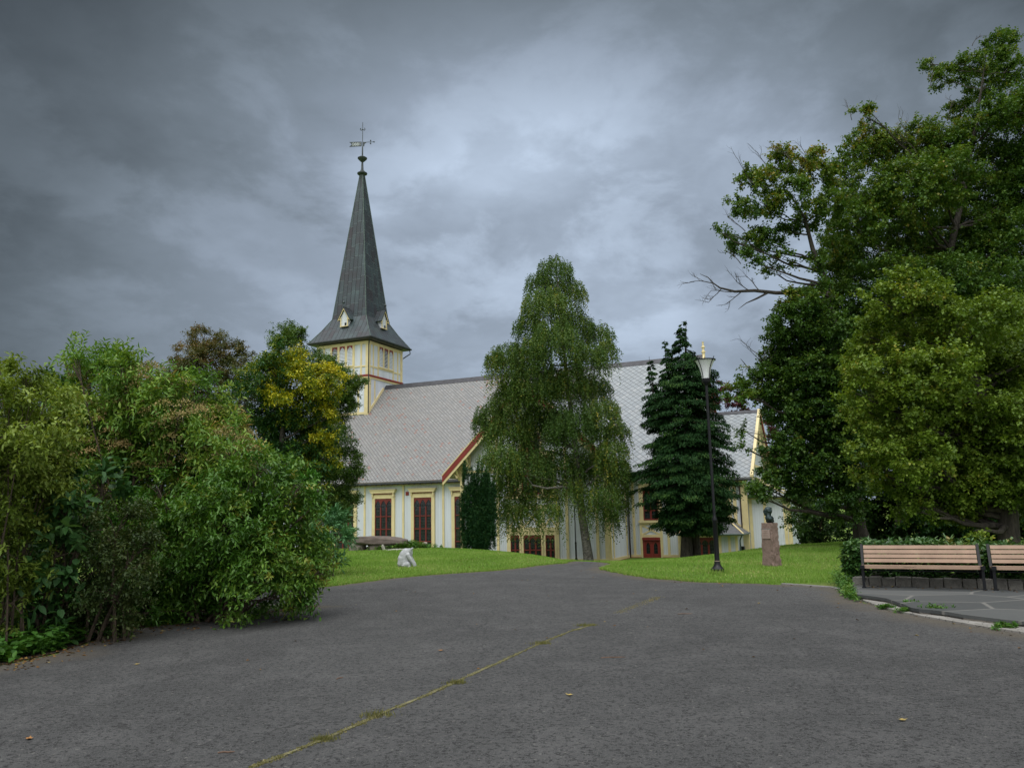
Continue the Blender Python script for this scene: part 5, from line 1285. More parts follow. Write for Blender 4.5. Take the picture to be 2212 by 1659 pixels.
broadleaf('pale_maple_tree', 'bright yellow-green maple hanging low behind the hedge and benches', YM, (2180, basepx(2180, YM)),
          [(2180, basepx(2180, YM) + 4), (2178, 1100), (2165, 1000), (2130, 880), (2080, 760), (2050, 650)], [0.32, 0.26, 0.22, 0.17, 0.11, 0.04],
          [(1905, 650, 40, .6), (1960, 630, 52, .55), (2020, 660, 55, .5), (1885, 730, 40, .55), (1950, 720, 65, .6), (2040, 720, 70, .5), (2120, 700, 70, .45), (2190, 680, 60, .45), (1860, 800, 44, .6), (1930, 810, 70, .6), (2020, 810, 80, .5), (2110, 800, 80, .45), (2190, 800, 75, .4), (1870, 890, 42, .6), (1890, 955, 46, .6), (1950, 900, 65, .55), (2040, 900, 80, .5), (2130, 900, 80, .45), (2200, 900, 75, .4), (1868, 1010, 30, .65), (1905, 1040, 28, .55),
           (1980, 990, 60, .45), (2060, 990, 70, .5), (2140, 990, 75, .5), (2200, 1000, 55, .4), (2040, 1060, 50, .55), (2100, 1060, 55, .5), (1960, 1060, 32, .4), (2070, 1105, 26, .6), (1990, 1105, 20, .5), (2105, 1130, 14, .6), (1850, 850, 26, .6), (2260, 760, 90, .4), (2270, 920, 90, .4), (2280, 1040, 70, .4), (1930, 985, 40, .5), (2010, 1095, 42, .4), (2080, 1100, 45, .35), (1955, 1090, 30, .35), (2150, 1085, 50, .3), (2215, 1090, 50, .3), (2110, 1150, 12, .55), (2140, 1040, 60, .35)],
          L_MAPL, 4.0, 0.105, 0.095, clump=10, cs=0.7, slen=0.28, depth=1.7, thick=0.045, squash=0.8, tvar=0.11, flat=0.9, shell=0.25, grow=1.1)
# bushes and trees farther back on the right
def bush(name, label, Y, spec, m_leaf=L_BACK, cat='shrub', cover=2.6, L=0.18, Wd=0.12, group=None):
    bx_ = sum(s[0] for s in spec) / len(spec); bp = at(bx_, 1100, Y); base = Vector((bp.x, bp.y, hz(bp.x, bp.y)))
    root = plant(name, label, cat, base, group); B = blobs_from_px(spec, Y, 1.0, 0.9); mb = MB()
    for c, r, t in B: mb.tube([base + Vector((0, 0, -.05)), base.lerp(Vector(c), .6) + Vector((random.uniform(-.1, .1), 0, .1)), Vector(c)], [0.06, 0.04, 0.015], 5)
    o = mb.build('stems', TWIG, None, True); rel(root, o); crown_part(root, crown(B, cover, 7, L, Wd, 0.3), m_leaf, 'foliage'); return root
bush('light_green_bush', 'light green bush right of the church sacristy', 44, [(1725, 1085, 30, .9), (1735, 1040, 24, .95), (1720, 1120, 34, .7), (1745, 1060, 30, .8), (1715, 1010, 12, .8)], L_BUSH)
bush('dark_green_bush', 'dark bush between the sacristy corner and the left maple trunk', 40, [(1735, 1145, 36, .5), (1775, 1125, 40, .5), (1810, 1140, 38, .5), (1790, 1160, 30, .4), (1745, 1165, 26, .4), (1770, 1085, 34, .4)], L_BUSH)
bush('shaded_bush', 'shaded bush between the two maple trunks behind the hedge', 37, [(1890, 1130, 34, .4), (1920, 1120, 40, .4), (1905, 1155, 30, .3), (1860, 1110, 30, .3), (1960, 1140, 34, .3), (1990, 1155, 30, .25), (1880, 1070, 40, .3), (1940, 1070, 40, .25), (1850, 1150, 30, .3), (1945, 1110, 36, .25), (2000, 1120, 40, .2), (1830, 1165, 24, .3)], L_BUSH, cover=4.2)
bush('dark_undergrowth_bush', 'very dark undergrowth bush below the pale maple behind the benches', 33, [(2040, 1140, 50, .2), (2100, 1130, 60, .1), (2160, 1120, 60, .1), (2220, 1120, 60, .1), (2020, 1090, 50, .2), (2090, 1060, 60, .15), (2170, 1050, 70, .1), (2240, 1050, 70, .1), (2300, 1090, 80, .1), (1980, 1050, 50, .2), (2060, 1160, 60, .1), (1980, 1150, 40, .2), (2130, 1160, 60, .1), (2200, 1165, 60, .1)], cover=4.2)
bush('copper_beech_tree', 'purple-leaved copper beech showing behind the chancel gable', 96, [(1560, 842, 18, .6), (1540, 860, 16, .5), (1590, 850, 20, .5), (1620, 870, 30, .5), (1600, 900, 40, .4), (1655, 930, 26, .6), (1668, 980, 26, .6), (1640, 960, 34, .4), (1680, 1010, 20, .6), (1650, 1030, 40, .4), (1610, 980, 50, .3)], L_PURP, 'tree', 2.2, 0.4, 0.3)
# far woods ring, one mass
parts = []
for k in range(260):
    a = rng.uniform(0, 2 * math.pi); R = rng.uniform(170, 320); c = np.array([R * math.sin(a), R * math.cos(a), 1.2 + rng.random() * 2.6])
    n = 150; q, dn = in_blob(n, 0.5); s = np.array([8, 8, 4.2]) * rng.uniform(0.7, 1.1)
    V, F, kk = leaf_arrays(c + q * s, rng.normal(size=(n, 3)), dn + UP + rng.normal(size=(n, 3)) * .4, np.full(n, 2.0), np.full(n, 1.5)); parts.append((V, F, np.clip(0.4 + rng.normal(size=n) * 0.2 + rng.normal() * .15, 0, 1)))
V, F, t = join(parts); o = np_mesh('far_woods', V, F, L_BACK, None, {'tint': t}); tag(o, 'distant dark woods along the horizon', 'woods', kind='stuff')

# ------------------------------------------------------------------ lawn grass blades and edges
def blades(P, h_, wd, tint):
    n = len(P); az = rng.random(n) * 6.283; lean = rng.normal(size=(n, 2)) * 0.35
    s = np.stack([np.cos(az), np.sin(az), np.zeros(n)], 1) * wd[:, None] / 2
    tip = P + np.stack([lean[:, 0] * h_, lean[:, 1] * h_, h_], 1)
    V = np.stack([P - s, P + s, tip], 1).reshape(-1, 3); return V, np.arange(n * 3).reshape(n, 3), tint
parts = []
def on_lawn(x, y):
    return (y > 10) & ~((x > road_l(y)) & (x < road_r(y)) & (y < 27))
n_ = 150000; y = 15.5 + 24 * rng.random(n_) ** 1.2; x = (rng.random(n_) * 2 - 1); x = np.where(x < 0, x * 0.33 * y, x * 0.45 * y)
k = on_lawn(x, y) & ~((x > 5.6) & (y < 16.4)) & ~((x < -3.2) & (y < 15.6)); x, y = x[k], y[k]
tn = np.clip(0.46 + 0.24 * np.sin(x * 1.1 + 1.3 * np.sin(y * .6)) * np.sin(y * .8 + x * .4) + rng.normal(size=len(x)) * 0.18, 0, 1)
parts.append(blades(np.stack([x, y, H(x, y)], 1), 0.03 + 0.035 * rng.random(len(x)), 0.010 + 0.008 * rng.random(len(x)) + y * 0.0003, tn))
for fn, sgn, y0, y1 in ((road_l, -1, 15.6, 26.5), (road_r, 1, 16.6, 26.5)):
    n_ = 9000; y = rng.uniform(y0, y1, n_); x = fn(y) + sgn * (rng.random(n_) ** 2 * 0.35 - 0.06)
    parts.append(blades(np.stack([x, y, H(x, y)], 1), 0.04 + 0.06 * rng.random(n_), np.full(n_, 0.014), np.clip(0.55 + rng.normal(size=n_) * 0.25, 0, 1)))
lb = gp(1551, 1240); n_ = 500; a = rng.random(n_) * 6.283; r_ = 0.17 + rng.random(n_) ** 1.5 * 0.22; x = lb.x + r_ * np.cos(a); y = lb.y + r_ * np.sin(a)
parts.append(blades(np.stack([x, y, H(x, y)], 1), 0.06 + 0.10 * rng.random(n_), np.full(n_, 0.014), np.clip(0.6 + rng.normal(size=n_) * 0.2, 0, 1)))
V, F, t = join(parts); o = np_mesh('lawn_grass', V, F, L_GRASS, None, {'tint': t}); tag(o, 'short green grass blades covering the lawns beside the drive', 'grass', kind='stuff')

# moss in the crack across the drive
pl_ = [(545, 1660), (620, 1632), (700, 1600), (760, 1574), (815, 1548), (920, 1505), (1000, 1468), (1080, 1432), (1160, 1395), (1230, 1366), (1285, 1350)]
parts = []; n_ = 9000; f = rng.random(n_) * (len(pl_) - 1); i0 = np.minimum(f.astype(int), len(pl_) - 2); fr_ = (f - i0)[:, None]; pa = np.array(pl_, float); q = pa[i0] * (1 - fr_) + pa[i0 + 1] * fr_
dens = 0.25 + 0.75 * (np.sin(f * 7.1) * np.sin(f * 3.3 + 1) > -0.1) * (0.4 + 0.6 * rng.random(n_)); k = rng.random(n_) < dens
P = np.array([gp(*v) for v in q[k]]); wdt = 0.012 + 0.015 * (np.sin(f[k] * 11) * np.sin(f[k] * 4.7 + 2)) ** 2
P[:, 0] += rng.normal(size=len(P)) * wdt; P[:, 1] += rng.normal(size=len(P)) * wdt; P[:, 2] = 0.012
parts.append(blades(P, 0.003 + 0.009 * rng.random(len(P)), np.full(len(P), 0.014), np.clip(0.45 + rng.normal(size=len(P)) * 0.25, 0, 1)))
for (cxp, cyp, s_) in ((815, 1548, .07), (985, 1478, .05), (1170, 1392, .06), (700, 1601, .045), (1265, 1353, .07)):
    c = gp(cxp, cyp); n_ = 220; x = c.x + rng.normal(size=n_) * s_; y = c.y + rng.normal(size=n_) * s_ * .6
    parts.append(blades(np.stack([x, y, np.full(n_, .012)], 1), 0.01 + 0.035 * rng.random(n_), np.full(n_, 0.008), np.clip(0.2 + rng.normal(size=n_) * 0.2, 0, 1)))
n_ = 700; u = rng.random(n_); P = np.array([gp(1335 + 90 * a, 1325 - 35 * a) for a in u]); P[:, :2] += rng.normal(size=(n_, 2)) * 0.05; P[:, 2] = 0.012
parts.append(blades(P, 0.004 + 0.008 * rng.random(n_), np.full(n_, 0.016), np.clip(0.75 + rng.normal(size=n_) * 0.2, 0, 1)))
V, F, t = join(parts); o = np_mesh('moss_line', V, F, L_MOSS, None, {'tint': t}); tag(o, 'yellowish moss growing along the crack across the drive', 'moss', kind='stuff')
mb = MB()
cpts = [gp(*p) for p in pl_]
for a_, b_ in zip(cpts, cpts[1:]):
    n2 = 6; d = (b_ - a_); s = Vector((-d.y, d.x, 0)).normalized()
    for k in range(n2):
        p, q = a_.lerp(b_, k / n2), a_.lerp(b_, (k + 1) / n2); w0, w1 = 0.016 + 0.007 * math.sin(p.x * 37 + p.y * 23), 0.016 + 0.007 * math.sin(q.x * 37 + q.y * 23)
        mb.poly([Vector((p.x, p.y, .017)) - s * w0, Vector((q.x, q.y, .017)) - s * w1, Vector((q.x, q.y, .017)) + s * w1, Vector((p.x, p.y, .017)) + s * w0][::(1 if True else -1)])
o = mb.build('crack_filling', plain('sandy_crack_soil', (0.17, 0.16, 0.085), 0.95, var=0.35, scale=9)); o['kind'] = 'structure'

# ------------------------------------------------------------------ terrace, kerb strip, planter
ZT = 0.10
def flag_mat():
    m, t, b = mat('slate_crazy_paving'); oc = t.n('ShaderNodeTexCoord').outputs['Object']
    mp = t.n('ShaderNodeMapping'); mp.inputs['Rotation'].default_value = (0, 0, math.radians(18)); mp.inputs['Scale'].default_value = (0.75, 1.15, 1); t.l(oc, mp.inputs[0])
    vd = t.n('ShaderNodeTexVoronoi', feature='DISTANCE_TO_EDGE', i_Scale=1.0, voronoi_dimensions='2D'); vc = t.n('ShaderNodeTexVoronoi', i_Scale=1.0, voronoi_dimensions='2D')
    t.l(mp.outputs[0], vd.inputs['Vector']); t.l(mp.outputs[0], vc.inputs['Vector'])
    j = t.smooth(vd.outputs['Distance'], 0.014, 0.03); sc = t.n('ShaderNodeSeparateColor'); t.l(vc.outputs['Color'], sc.inputs[0])
    nz = t.noise(oc, 5, 6, .65); c = t.ramp(t.m('ADD', t.m('MULTIPLY', sc.outputs[0], .6), t.m('MULTIPLY', nz, .4)), [(0.2, (0.045, 0.050, 0.052)), (0.8, (0.085, 0.09, 0.09))])
    c = t.mix(j, (0.15, 0.147, 0.138), c); t.l(c, b.inputs['Base Color']); b.inputs['Roughness'].default_value = 0.6
    bp = t.n('ShaderNodeBump', i_Strength=0.5, i_Distance=0.015); t.l(t.m('ADD', t.m('MULTIPLY', j, -0.5), t.m('MULTIPLY', nz, .5)), bp.inputs['Height']); t.l(bp.outputs[0], b.inputs['Normal']); return m
fe = [(1840, 1263), (1846, 1277), (1853, 1284), (1872, 1286), (1895, 1289), (1915, 1292), (1935, 1299), (1950, 1304), (1968, 1312), (1985, 1315), (2010, 1317), (2045, 1321), (2080, 1327), (2130, 1333), (2170, 1338), (2212, 1342), (2400, 1368), (2700, 1400)]
front = [gp(x, y, ZT) for x, y in fe]
Pw0, Pw1 = gp(1842, 1264, ZT), gp(2212, 1274, ZT); wdir = (Pw1 - Pw0).normalized(); wn_ = Vector((-wdir.y, wdir.x, 0))
Pw2 = Pw0 + wdir * 9
mb = MB(); top = front + [Pw2 + wn_ * 0.1 + wdir * .3, Pw0 + wn_ * 0.1]
mb.poly(top)
for a_, b_ in zip(front, front[1:]): mb.poly([a_ - Vector((0, 0, 0.045)), b_ - Vector((0, 0, 0.045)), b_, a_])
o = mb.build('terrace_paving', flag_mat()); o['kind'] = 'structure'
# layered riser stones under the broken edge
mb = MB()
for a_, b_ in zip(front, front[1:]):
    L_ = (b_ - a_).length; n2 = max(1, int(L_ / 0.22)); d = (b_ - a_) / n2; nn = Vector((d.y, -d.x, 0)).normalized()
    for k in range(n2):
        for zl0, zl1 in ((-0.02, 0.022), (0.024, 0.053)):
            p = a_ + d * k + d * 0.02; q = a_ + d * (k + 1) - d * 0.03; ou = random.uniform(-0.05, 0.01)
            mb.hexa([Vector((v.x, v.y, z)) for z in (zl0, zl1) for v in (p + nn * ou, q + nn * (ou + random.uniform(-.02, .02)), q - nn * 0.2, p - nn * 0.2)])
o = mb.build('terrace_riser', rock_mat('riser_stone', (0.10, 0.09, 0.075), (0.19, 0.17, 0.15), (0.24, 0.23, 0.21), 5)); o['kind'] = 'structure'
so = [(1864, 1295), (1885, 1303), (1915, 1312), (1950, 1321), (1990, 1329), (2060, 1341), (2130, 1353), (2212, 1365), (2400, 1392), (2700, 1430)]
si = [(1864, 1290), (1890, 1294), (1925, 1301), (1960, 1312), (2000, 1320), (2060, 1329), (2130, 1338), (2212, 1349), (2400, 1374), (2700, 1408)]
A_ = [gp(x, y, 0.035) for x, y in so]; B_ = [gp(x, y, 0.035) for x, y in si]; mb = MB()
for k in range(len(A_) - 1):
    mb.poly([A_[k], A_[k + 1], B_[k + 1], B_[k]]); mb.poly([A_[k] - Vector((0, 0, .04)), A_[k + 1] - Vector((0, 0, .04)), A_[k + 1], A_[k]])
def strip_mat():
    m, t, b = mat('cracked_pale_concrete'); oc = t.n('ShaderNodeTexCoord').outputs['Object']
    vd = t.n('ShaderNodeTexVoronoi', feature='DISTANCE_TO_EDGE', i_Scale=6.0); t.l(oc, vd.inputs['Vector']); nz = t.noise(oc, 4, 6, .65)
    c = t.ramp(nz, [(0.3, (0.19, 0.18, 0.165)), (0.7, (0.30, 0.29, 0.27))]); c = t.mix(t.smooth(vd.outputs['Distance'], 0.01, 0.04), (0.09, 0.085, 0.075), c); t.l(c, b.inputs['Base Color']); b.inputs['Roughness'].default_value = 0.9
    bp = t.n('ShaderNodeBump', i_Strength=0.6, i_Distance=0.02); t.l(nz, bp.inputs['Height']); t.l(bp.outputs[0], b.inputs['Normal']); return m
o = mb.build('kerb_strip', strip_mat()); o['kind'] = 'structure'
mb = MB()     # narrow stone edging between drive and right lawn
ed = [gp(1690, 1262.5), gp(1740, 1266), (gp(1800, 1270.5)), gp(1832, 1279)]
for a_, b_ in zip(ed, ed[1:]):
    d = (b_ - a_); nn = Vector((-d.y, d.x, 0)).normalized() * 0.07; mb.hexa([Vector((v.x, v.y, z)) for z in (-0.02, 0.03) for v in (a_ - nn, b_ - nn, b_ + nn, a_ + nn)])
o = mb.build('lawn_kerb', GRANITE); o['kind'] = 'structure'
# planter edging of granite setts
mb = MB(); x = 0.0
while x < 9:
    l = random.uniform(0.19, 0.30); h_ = 0.15 + random.uniform(-.012, .012); a_ = Pw0 + wdir * x; b_ = Pw0 + wdir * (x + l - 0.015); j1, j2 = wn_ * random.uniform(0, .03), wn_ * random.uniform(0, .03)
    c8 = [Vector((v.x, v.y, ZT - 0.05)) for v in (a_ + j1, b_ + j2, b_ + wn_ * .2, a_ + wn_ * .2)] + [Vector((v.x, v.y, ZT + h_ + random.uniform(-.01, .01))) for v in (a_ + j1 + wn_ * .02, b_ + j2 + wn_ * .02, b_ + wn_ * .2, a_ + wn_ * .2)]
    mb.hexa(c8); x += l
for k in range(6):
    a_ = Pw0 + wn_ * (0.2 + k * 0.22); mb.hexa([Vector((v.x, v.y, z)) for z in (ZT - .1, ZT + .13) for v in (a_, a_ + wdir * .2, a_ + wdir * .2 + wn_ * .21, a_ + wn_ * .21)])
o = mb.build('planter_edging', rock_mat('weathered_setts', (0.075, 0.072, 0.065), (0.15, 0.145, 0.13), (0.22, 0.21, 0.19), 4)); tag(o, 'low row of granite setts edging the hedge bed behind the benches', 'stone edging')
mb = MB(); q = [Pw0 + wn_ * .2, Pw2 + wn_ * .2, Pw2 + wn_ * 1.9, Pw0 + wn_ * 1.9]; mb.hexa([Vector((v.x, v.y, z)) for z in (-.1, ZT + .1) for v in q]); o = mb.build('planter_soil', SOIL); o['kind'] = 'structure'

# laurel hedge
hp = Pw0 + wn_ * 1.0; root = plant('laurel_hedge', 'clipped laurel hedge with glossy leaves and upright shoots behind the benches', 'hedge', Vector((hp.x, hp.y, ZT)))
parts = []; n_ = 5200; u = rng.random(n_) * 9.2 - 0.15; dpt = rng.random(n_) * 1.0; hh_ = rng.random(n_)
top_ = 0.50 + 0.06 * np.sin(u * 2.3) + 0.05 * np.sin(u * 5.7 + 1); top_ = top_ * np.where(u > 3.0, 0.86, 1.0); face = rng.random(n_)
dpt = np.where(face < 0.5, 0.0 + 0.1 * rng.random(n_), dpt); hh_ = np.where(face > 0.62, 1 - 0.06 * rng.random(n_), hh_); u = np.where((face > 0.5) & (face < 0.62), -0.1 + 0.15 * rng.random(n_), u)
S0 = np.array(Pw0)[None] + np.array(wdir)[None] * u[:, None] + np.array(wn_)[None] * (0.52 + dpt[:, None]); S0[:, 2] = ZT + 0.08 + hh_ * top_
SD = np.where((face < 0.5)[:, None], -np.array(wn_)[None] * 0.35 + UP * 0.8, UP * 1.0) + rng.normal(size=(n_, 3)) * 0.35 + np.where(((face > .5) & (face < .62))[:, None], -np.array(wdir)[None] * .8, 0)
parts.append(shoots_to_leaves(S0, SD, 0.10 + 0.08 * rng.random(n_), np.clip(0.45 + rng.normal(size=n_) * 0.16, 0, 1), 8, 0.10, 0.042, fine=True, up=0.7))
n_ = 330; u = rng.random(n_) * 9.2; S0 = np.array(Pw0)[None] + np.array(wdir)[None] * u[:, None] + np.array(wn_)[None] * (0.6 + .8 * rng.random((n_, 1))); S0[:, 2] = ZT + 0.5
parts.append(shoots_to_leaves(S0, UP + rng.normal(size=(n_, 3)) * .22, 0.14 + 0.22 * rng.random(n_) ** 2, np.clip(0.6 + rng.normal(size=n_) * 0.15, 0, 1), 10, 0.115, 0.042, fine=True, spread=0.7, along=0.7))
crown_part(root, join(parts), L_HED, 'foliage')
mb = MB()
for k in range(24):
    b_ = Pw0 + wdir * (0.2 + k * .38) + wn_ * 1.0; b_.z = ZT; mb.tube([b_, b_ + Vector((random.uniform(-.1, .1), 0, .3)), b_ + Vector((random.uniform(-.2, .2), 0, .6))], [0.02, 0.015, 0.008], 5)
o = mb.build('stems', TWIG, None, True); rel(root, o)

# ------------------------------------------------------------------ benches
SLATW = plain('tan_wood_slats', (0.37, 0.255, 0.185), 0.5, var=0.12, scale=4)
FL, FR = gp(1867, 1269.5, ZT), gp(2128, 1274.7, ZT)
bd = (FR - FL); BL = bd.length; byaw = math.atan2(bd.y, bd.x)
def make_bench():
    root = empty('park_bench', FL, byaw)
    tag(root, 'wooden slat bench fully in view in front of the laurel hedge, black iron legs', 'bench', 'benches on the terrace')
    mb = MB()
    for k in range(4):
        z = 0.455 + k * 0.078; y = 0.37 + (z - 0.40) * 0.30
        mb.hexa([(0.03, y, z - .032), (BL - .03, y, z - .032), (BL - .03, y + .03, z - .037), (0.03, y + .03, z - .037), (0.03, y + .018, z + .03), (BL - .03, y + .018, z + .03), (BL - .03, y + .048, z + .026), (0.03, y + .048, z + .026)])
    mb.build('backrest', SLATW, root)
    mb = MB()
    for k in range(4):
        y = -0.03 + k * 0.10; z = 0.355 - 0.010 * k; mb.box(-0.01, BL + 0.01, y, y + 0.092, z - (0.016 if k == 0 else 0), z + 0.044)
    mb.build('seat', SLATW, root)
    for x_ in (0.0, BL):
        mb = MB(); t = 0.022
        def bar(p, q, w0, w1):
            p, q = Vector(p), Vector(q); d = (q - p).normalized(); nn = Vector((0, -d.z, d.y))
            mb.prism([p - nn * w0 + Vector((-t, 0, 0)), q - nn * w1 + Vector((-t, 0, 0)), q + nn * w1 + Vector((-t, 0, 0)), p + nn * w0 + Vector((-t, 0, 0))], (2 * t, 0, 0))
        bar((x_, 0.02, 0.0), (x_, 0.03, 0.345), 0.026, 0.036); bar((x_, 0.50, 0.0), (x_, 0.36, 0.34), 0.024, 0.034); bar((x_, 0.385, 0.345), (x_, 0.515, 0.735), 0.03, 0.02)
        bar((x_, -0.045, 0.345), (x_, 0.42, 0.315), 0.018, 0.02)
        mb.box(x_ - 0.035, x_ + 0.035, -0.02, 0.07, -0.0, 0.02); mb.box(x_ - 0.035, x_ + 0.035, 0.46, 0.55, -0.0, 0.02); mb.box(x_ - 0.036, x_ + 0.036, -0.06, -0.03, 0.34, 0.40)
        mb.build('side_frame', IRON, root)
    mb = MB(); mb.tube([(0.02, 0.06, 0.30), (BL - .02, 0.06, 0.30)], 0.012, 6); mb.build('front_stretcher', IRON, root)
    mb = MB(); mb.tube([(0.02, 0.34, 0.28), (BL - .02, 0.34, 0.28)], 0.012, 6); mb.build('rear_stretcher', IRON, root)
    return root
bench = make_bench()
b2 = copy_tree(bench); b2.location = gp(2152, 1275.3, ZT); b2['label'] = 'wooden slat bench cut off by the right edge of the photo'
mb = MB()   # scribble on the seat front
pts = []
for k in range(26): pts.append((0.66 + k * 0.008, -0.032, 0.372 + 0.010 * math.sin(k * 1.9)))
mb.tube(pts, 0.0015, 4, False); mb.build('seat_scribble', plain('pencil_grey', (0.08, 0.06, 0.05), .8), bench)

# ------------------------------------------------------------------ lamps
OPAL = plain('opal_lamp_glass', (0.72, 0.75, 0.78), 0.35, var=0.03)
def make_lamp(label, loc):
    root = empty('street_lamp', loc); root.scale = (0.975, 0.975, 0.975); tag(root, label, 'street lamp', 'park lamps')
    mb = MB(); mb.lathe([(0.0, -0.05), (0.165, -0.05), (0.165, 0.03), (0.15, 0.05), (0.155, 0.06), (0.155, 0.11), (0.135, 0.13), (0.10, 0.17), (0.075, 0.22), (0.072, 0.29), (0.0, 0.29)], 20); mb.build('base', IRON, root, True)
    mb = MB(); mb.lathe([(0.062, 0.29), (0.064, 0.31), (0.060, 0.34), (0.060, 1.24), (0.066, 1.25), (0.066, 1.29), (0.04, 1.36), (0.036, 1.4), (0.036, 4.62)], 16); mb.build('pole', IRON, root, True)
    mb = MB(); mb.lathe([(0.066, 0.288), (0.070, 0.288), (0.070, 0.305), (0.066, 0.305)], 16); mb.build('collar', plain('pale_collar', (.35, .28, .22), .6), root)
    prof = [(0.095, 4.78), (0.10, 4.83), (0.115, 4.92), (0.145, 5.04), (0.19, 5.15), (0.245, 5.24)]
    mb = MB(); mb.lathe([(0.0, 4.78)] + prof + [(0.235, 5.245), (0.0, 5.27)], 28); mb.build('lamp_shade', OPAL, root, True)
    mb = MB(); mb.lathe([(0.04, 4.60), (0.05, 4.62), (0.09, 4.66), (0.105, 4.70), (0.105, 4.78), (0.0, 4.782)], 18); mb.build('lamp_holder', IRON, root, True)
    mb = MB(); mb.lathe([(0.243, 5.235), (0.268, 5.24), (0.268, 5.262), (0.1, 5.285), (0.0, 5.29)], 28); mb.build('rim_cap', IRON, root, True)
    for k in range(4):
        a = math.radians(35 + 90 * k); mb = MB(); P = [(r + 0.012, z) for r, z in prof] + [(0.30, 5.31)]; P[0] = (0.108, 4.70)
        mb.tube([Vector((r * math.cos(a), r * math.sin(a), z)) for r, z in P], 0.009, 6); mb.build('rib', IRON, root)
    return root
lp_ = gp(1551, 1240); lp_.z = hz(lp_.x, lp_.y)
lamp = make_lamp('black lamp post with white flared shade standing on the right lawn beside the drive', lp_)
l2 = copy_tree(lamp); p = at(1245, 1213, 53.5); l2.location = (p.x, p.y, hz(p.x, p.y)); l2['label'] = 'distant black lamp post left of the birch trunk, its top hidden in leaves'

# ------------------------------------------------------------------ sculpted things
def sculpt(name, ells, voxel, m, parent=None, smooth_it=4):
    """one continuous surface grown over ellipsoids (centre, radii, rotation about y)"""
    import bmesh
    bm = bmesh.new()
    for e in ells:
        c, r = e[0], e[1]; rot = e[2] if len(e) > 2 else 0.0
        Mt = Matrix.Translation(c) @ Matrix.Rotation(rot, 4, 'Y') @ Matrix.Diagonal((*r, 1)); bmesh.ops.create_icosphere(bm, subdivisions=3, radius=1.0, matrix=Mt)
    me = bpy.data.meshes.new('tmp'); bm.to_mesh(me); bm.free(); ob = bpy.data.objects.new('tmp', me); COL.objects.link(ob)
    md = ob.modifiers.new('r', 'REMESH'); md.mode = 'VOXEL'; md.voxel_size = voxel
    ms = ob.modifiers.new('s', 'SMOOTH'); ms.iterations = smooth_it; ms.factor = 0.5
    bpy.context.view_layer.update(); nm = bpy.data.meshes.new_from_object(ob.evaluated_get(bpy.context.evaluated_depsgraph_get())); bpy.data.objects.remove(ob); nm.name = name
    return link_mesh(name, nm, m, parent, True)


def chain(p, q, r0, r1, n=6):
    return [(tuple(Vector(p).lerp(Vector(q), k / (n - 1))), (r0 + (r1 - r0) * k / (n - 1),) * 3) for k in range(n)]


BEARST = rock_mat('pale_grey_carved_stone', (0.36, 0.38, 0.40), (0.52, 0.54, 0.56), (0.26, 0.27, 0.28), 8)
el = [((.19, 0, .17), (.18, .17, .19)), ((.21, 0, .33), (.155, .15, .19)), ((.26, 0, .45), (.13, .12, .11)), ((.185, 0, .26), (.172, .165, .15)), ((.235, 0, .40), (.142, .14, .13)), ((.13, 0, .12), (.13, .15, .12)), ((.36, 0, .47), (.095, .09, .085), .3), ((.40, 0, .41), (.06, .055, .07), .3), ((.415, 0, .355), (.035, .035, .04))]
for s in (-1, 1):
    el += [((.43, s * .065, .535), (.036, .024, .05), .6), ((.40, s * .06, .515), (.035, .03, .03))]
    el += chain((.33, s * .11, .36), (.40, s * .12, .25), .065, .058) + chain((.40, s * .12, .25), (.51, s * .10, .08), .056, .042) + [((.515, s * .10, .05), (.045, .04, .04))]
    el += [((.27, s * .13, .09), (.13, .07, .075), -.35), ((.36, s * .13, .02), (.075, .045, .035)), ((.34, s * .13, .08), (.06, .05, .05))]
root = empty('bear_statue', (gp(878, 1225).x - 0.27, gp(878, 1225).y, hz(*gp(878, 1225)[:2]) - 0.02)); tag(root, 'small pale stone statue of a seated bear with bowed head on the left lawn', 'statue')
sculpt('body', el, 0.013, BEARST, root, 5)

BRONZE = plain('dark_green_bronze', (0.035, 0.055, 0.058), 0.4, 0.6, var=0.4, scale=14)
bb = gp(1668, 1222); bz = hz(bb.x, bb.y)
root = empty('bust_monument', (bb.x, bb.y, bz), math.radians(-52)); tag(root, 'dark bronze bust of a man in a jacket on a rough reddish granite pedestal', 'monument')
mb = MB(); N_ = 16
def ped_pt(u, v, z):
    h_ = z / 1.12; s = 1.0 - 0.14 * h_; from mathutils import noise as mn
    p = Vector((u * 0.165 * s, v * 0.18 * s, z)); k = 0.028 if u > 0.5 else 0.010
    return p + Vector((u, v, 0)) * (mn.noise(Vector((u * 2.2, v * 2.7, z * 5.0))) * k + mn.noise(Vector((u * 9.2, v * 9.7, z * 17.0))) * k * 0.6)
per = []
for k in range(N_): per.append((-1 + 2 * k / N_, -1))
for k in range(N_): per.append((1, -1 + 2 * k / N_))
for k in range(N_): per.append((1 - 2 * k / N_, 1))
for k in range(N_): per.append((-1, 1 - 2 * k / N_))
NZ = 44
for r_ in range(NZ):
    z0, z1 = 1.12 * r_ / NZ, 1.12 * (r_ + 1) / NZ
    for k in range(len(per)):
        a_, b_ = per[k], per[(k + 1) % len(per)]; mb.poly([ped_pt(*a_, z0), ped_pt(*b_, z0), ped_pt(*b_, z1), ped_pt(*a_, z1)])
mb.poly([ped_pt(*a_, 1.12) for a_ in per])
ped = mb.build('pedestal', rock_mat('reddish_granite', (0.15, 0.100, 0.082), (0.25, 0.175, 0.150), (0.38, 0.31, 0.28), 7), root)
mb = MB(); mb.box(-0.115, 0.115, -0.185, -0.168, 0.72, 0.95); plq = mb.build('plaque', rock_mat('smooth_pink_granite', (0.34, 0.25, 0.22), (0.40, 0.30, 0.27), (0.44, 0.34, 0.31), 6), ped)
mb = MB()
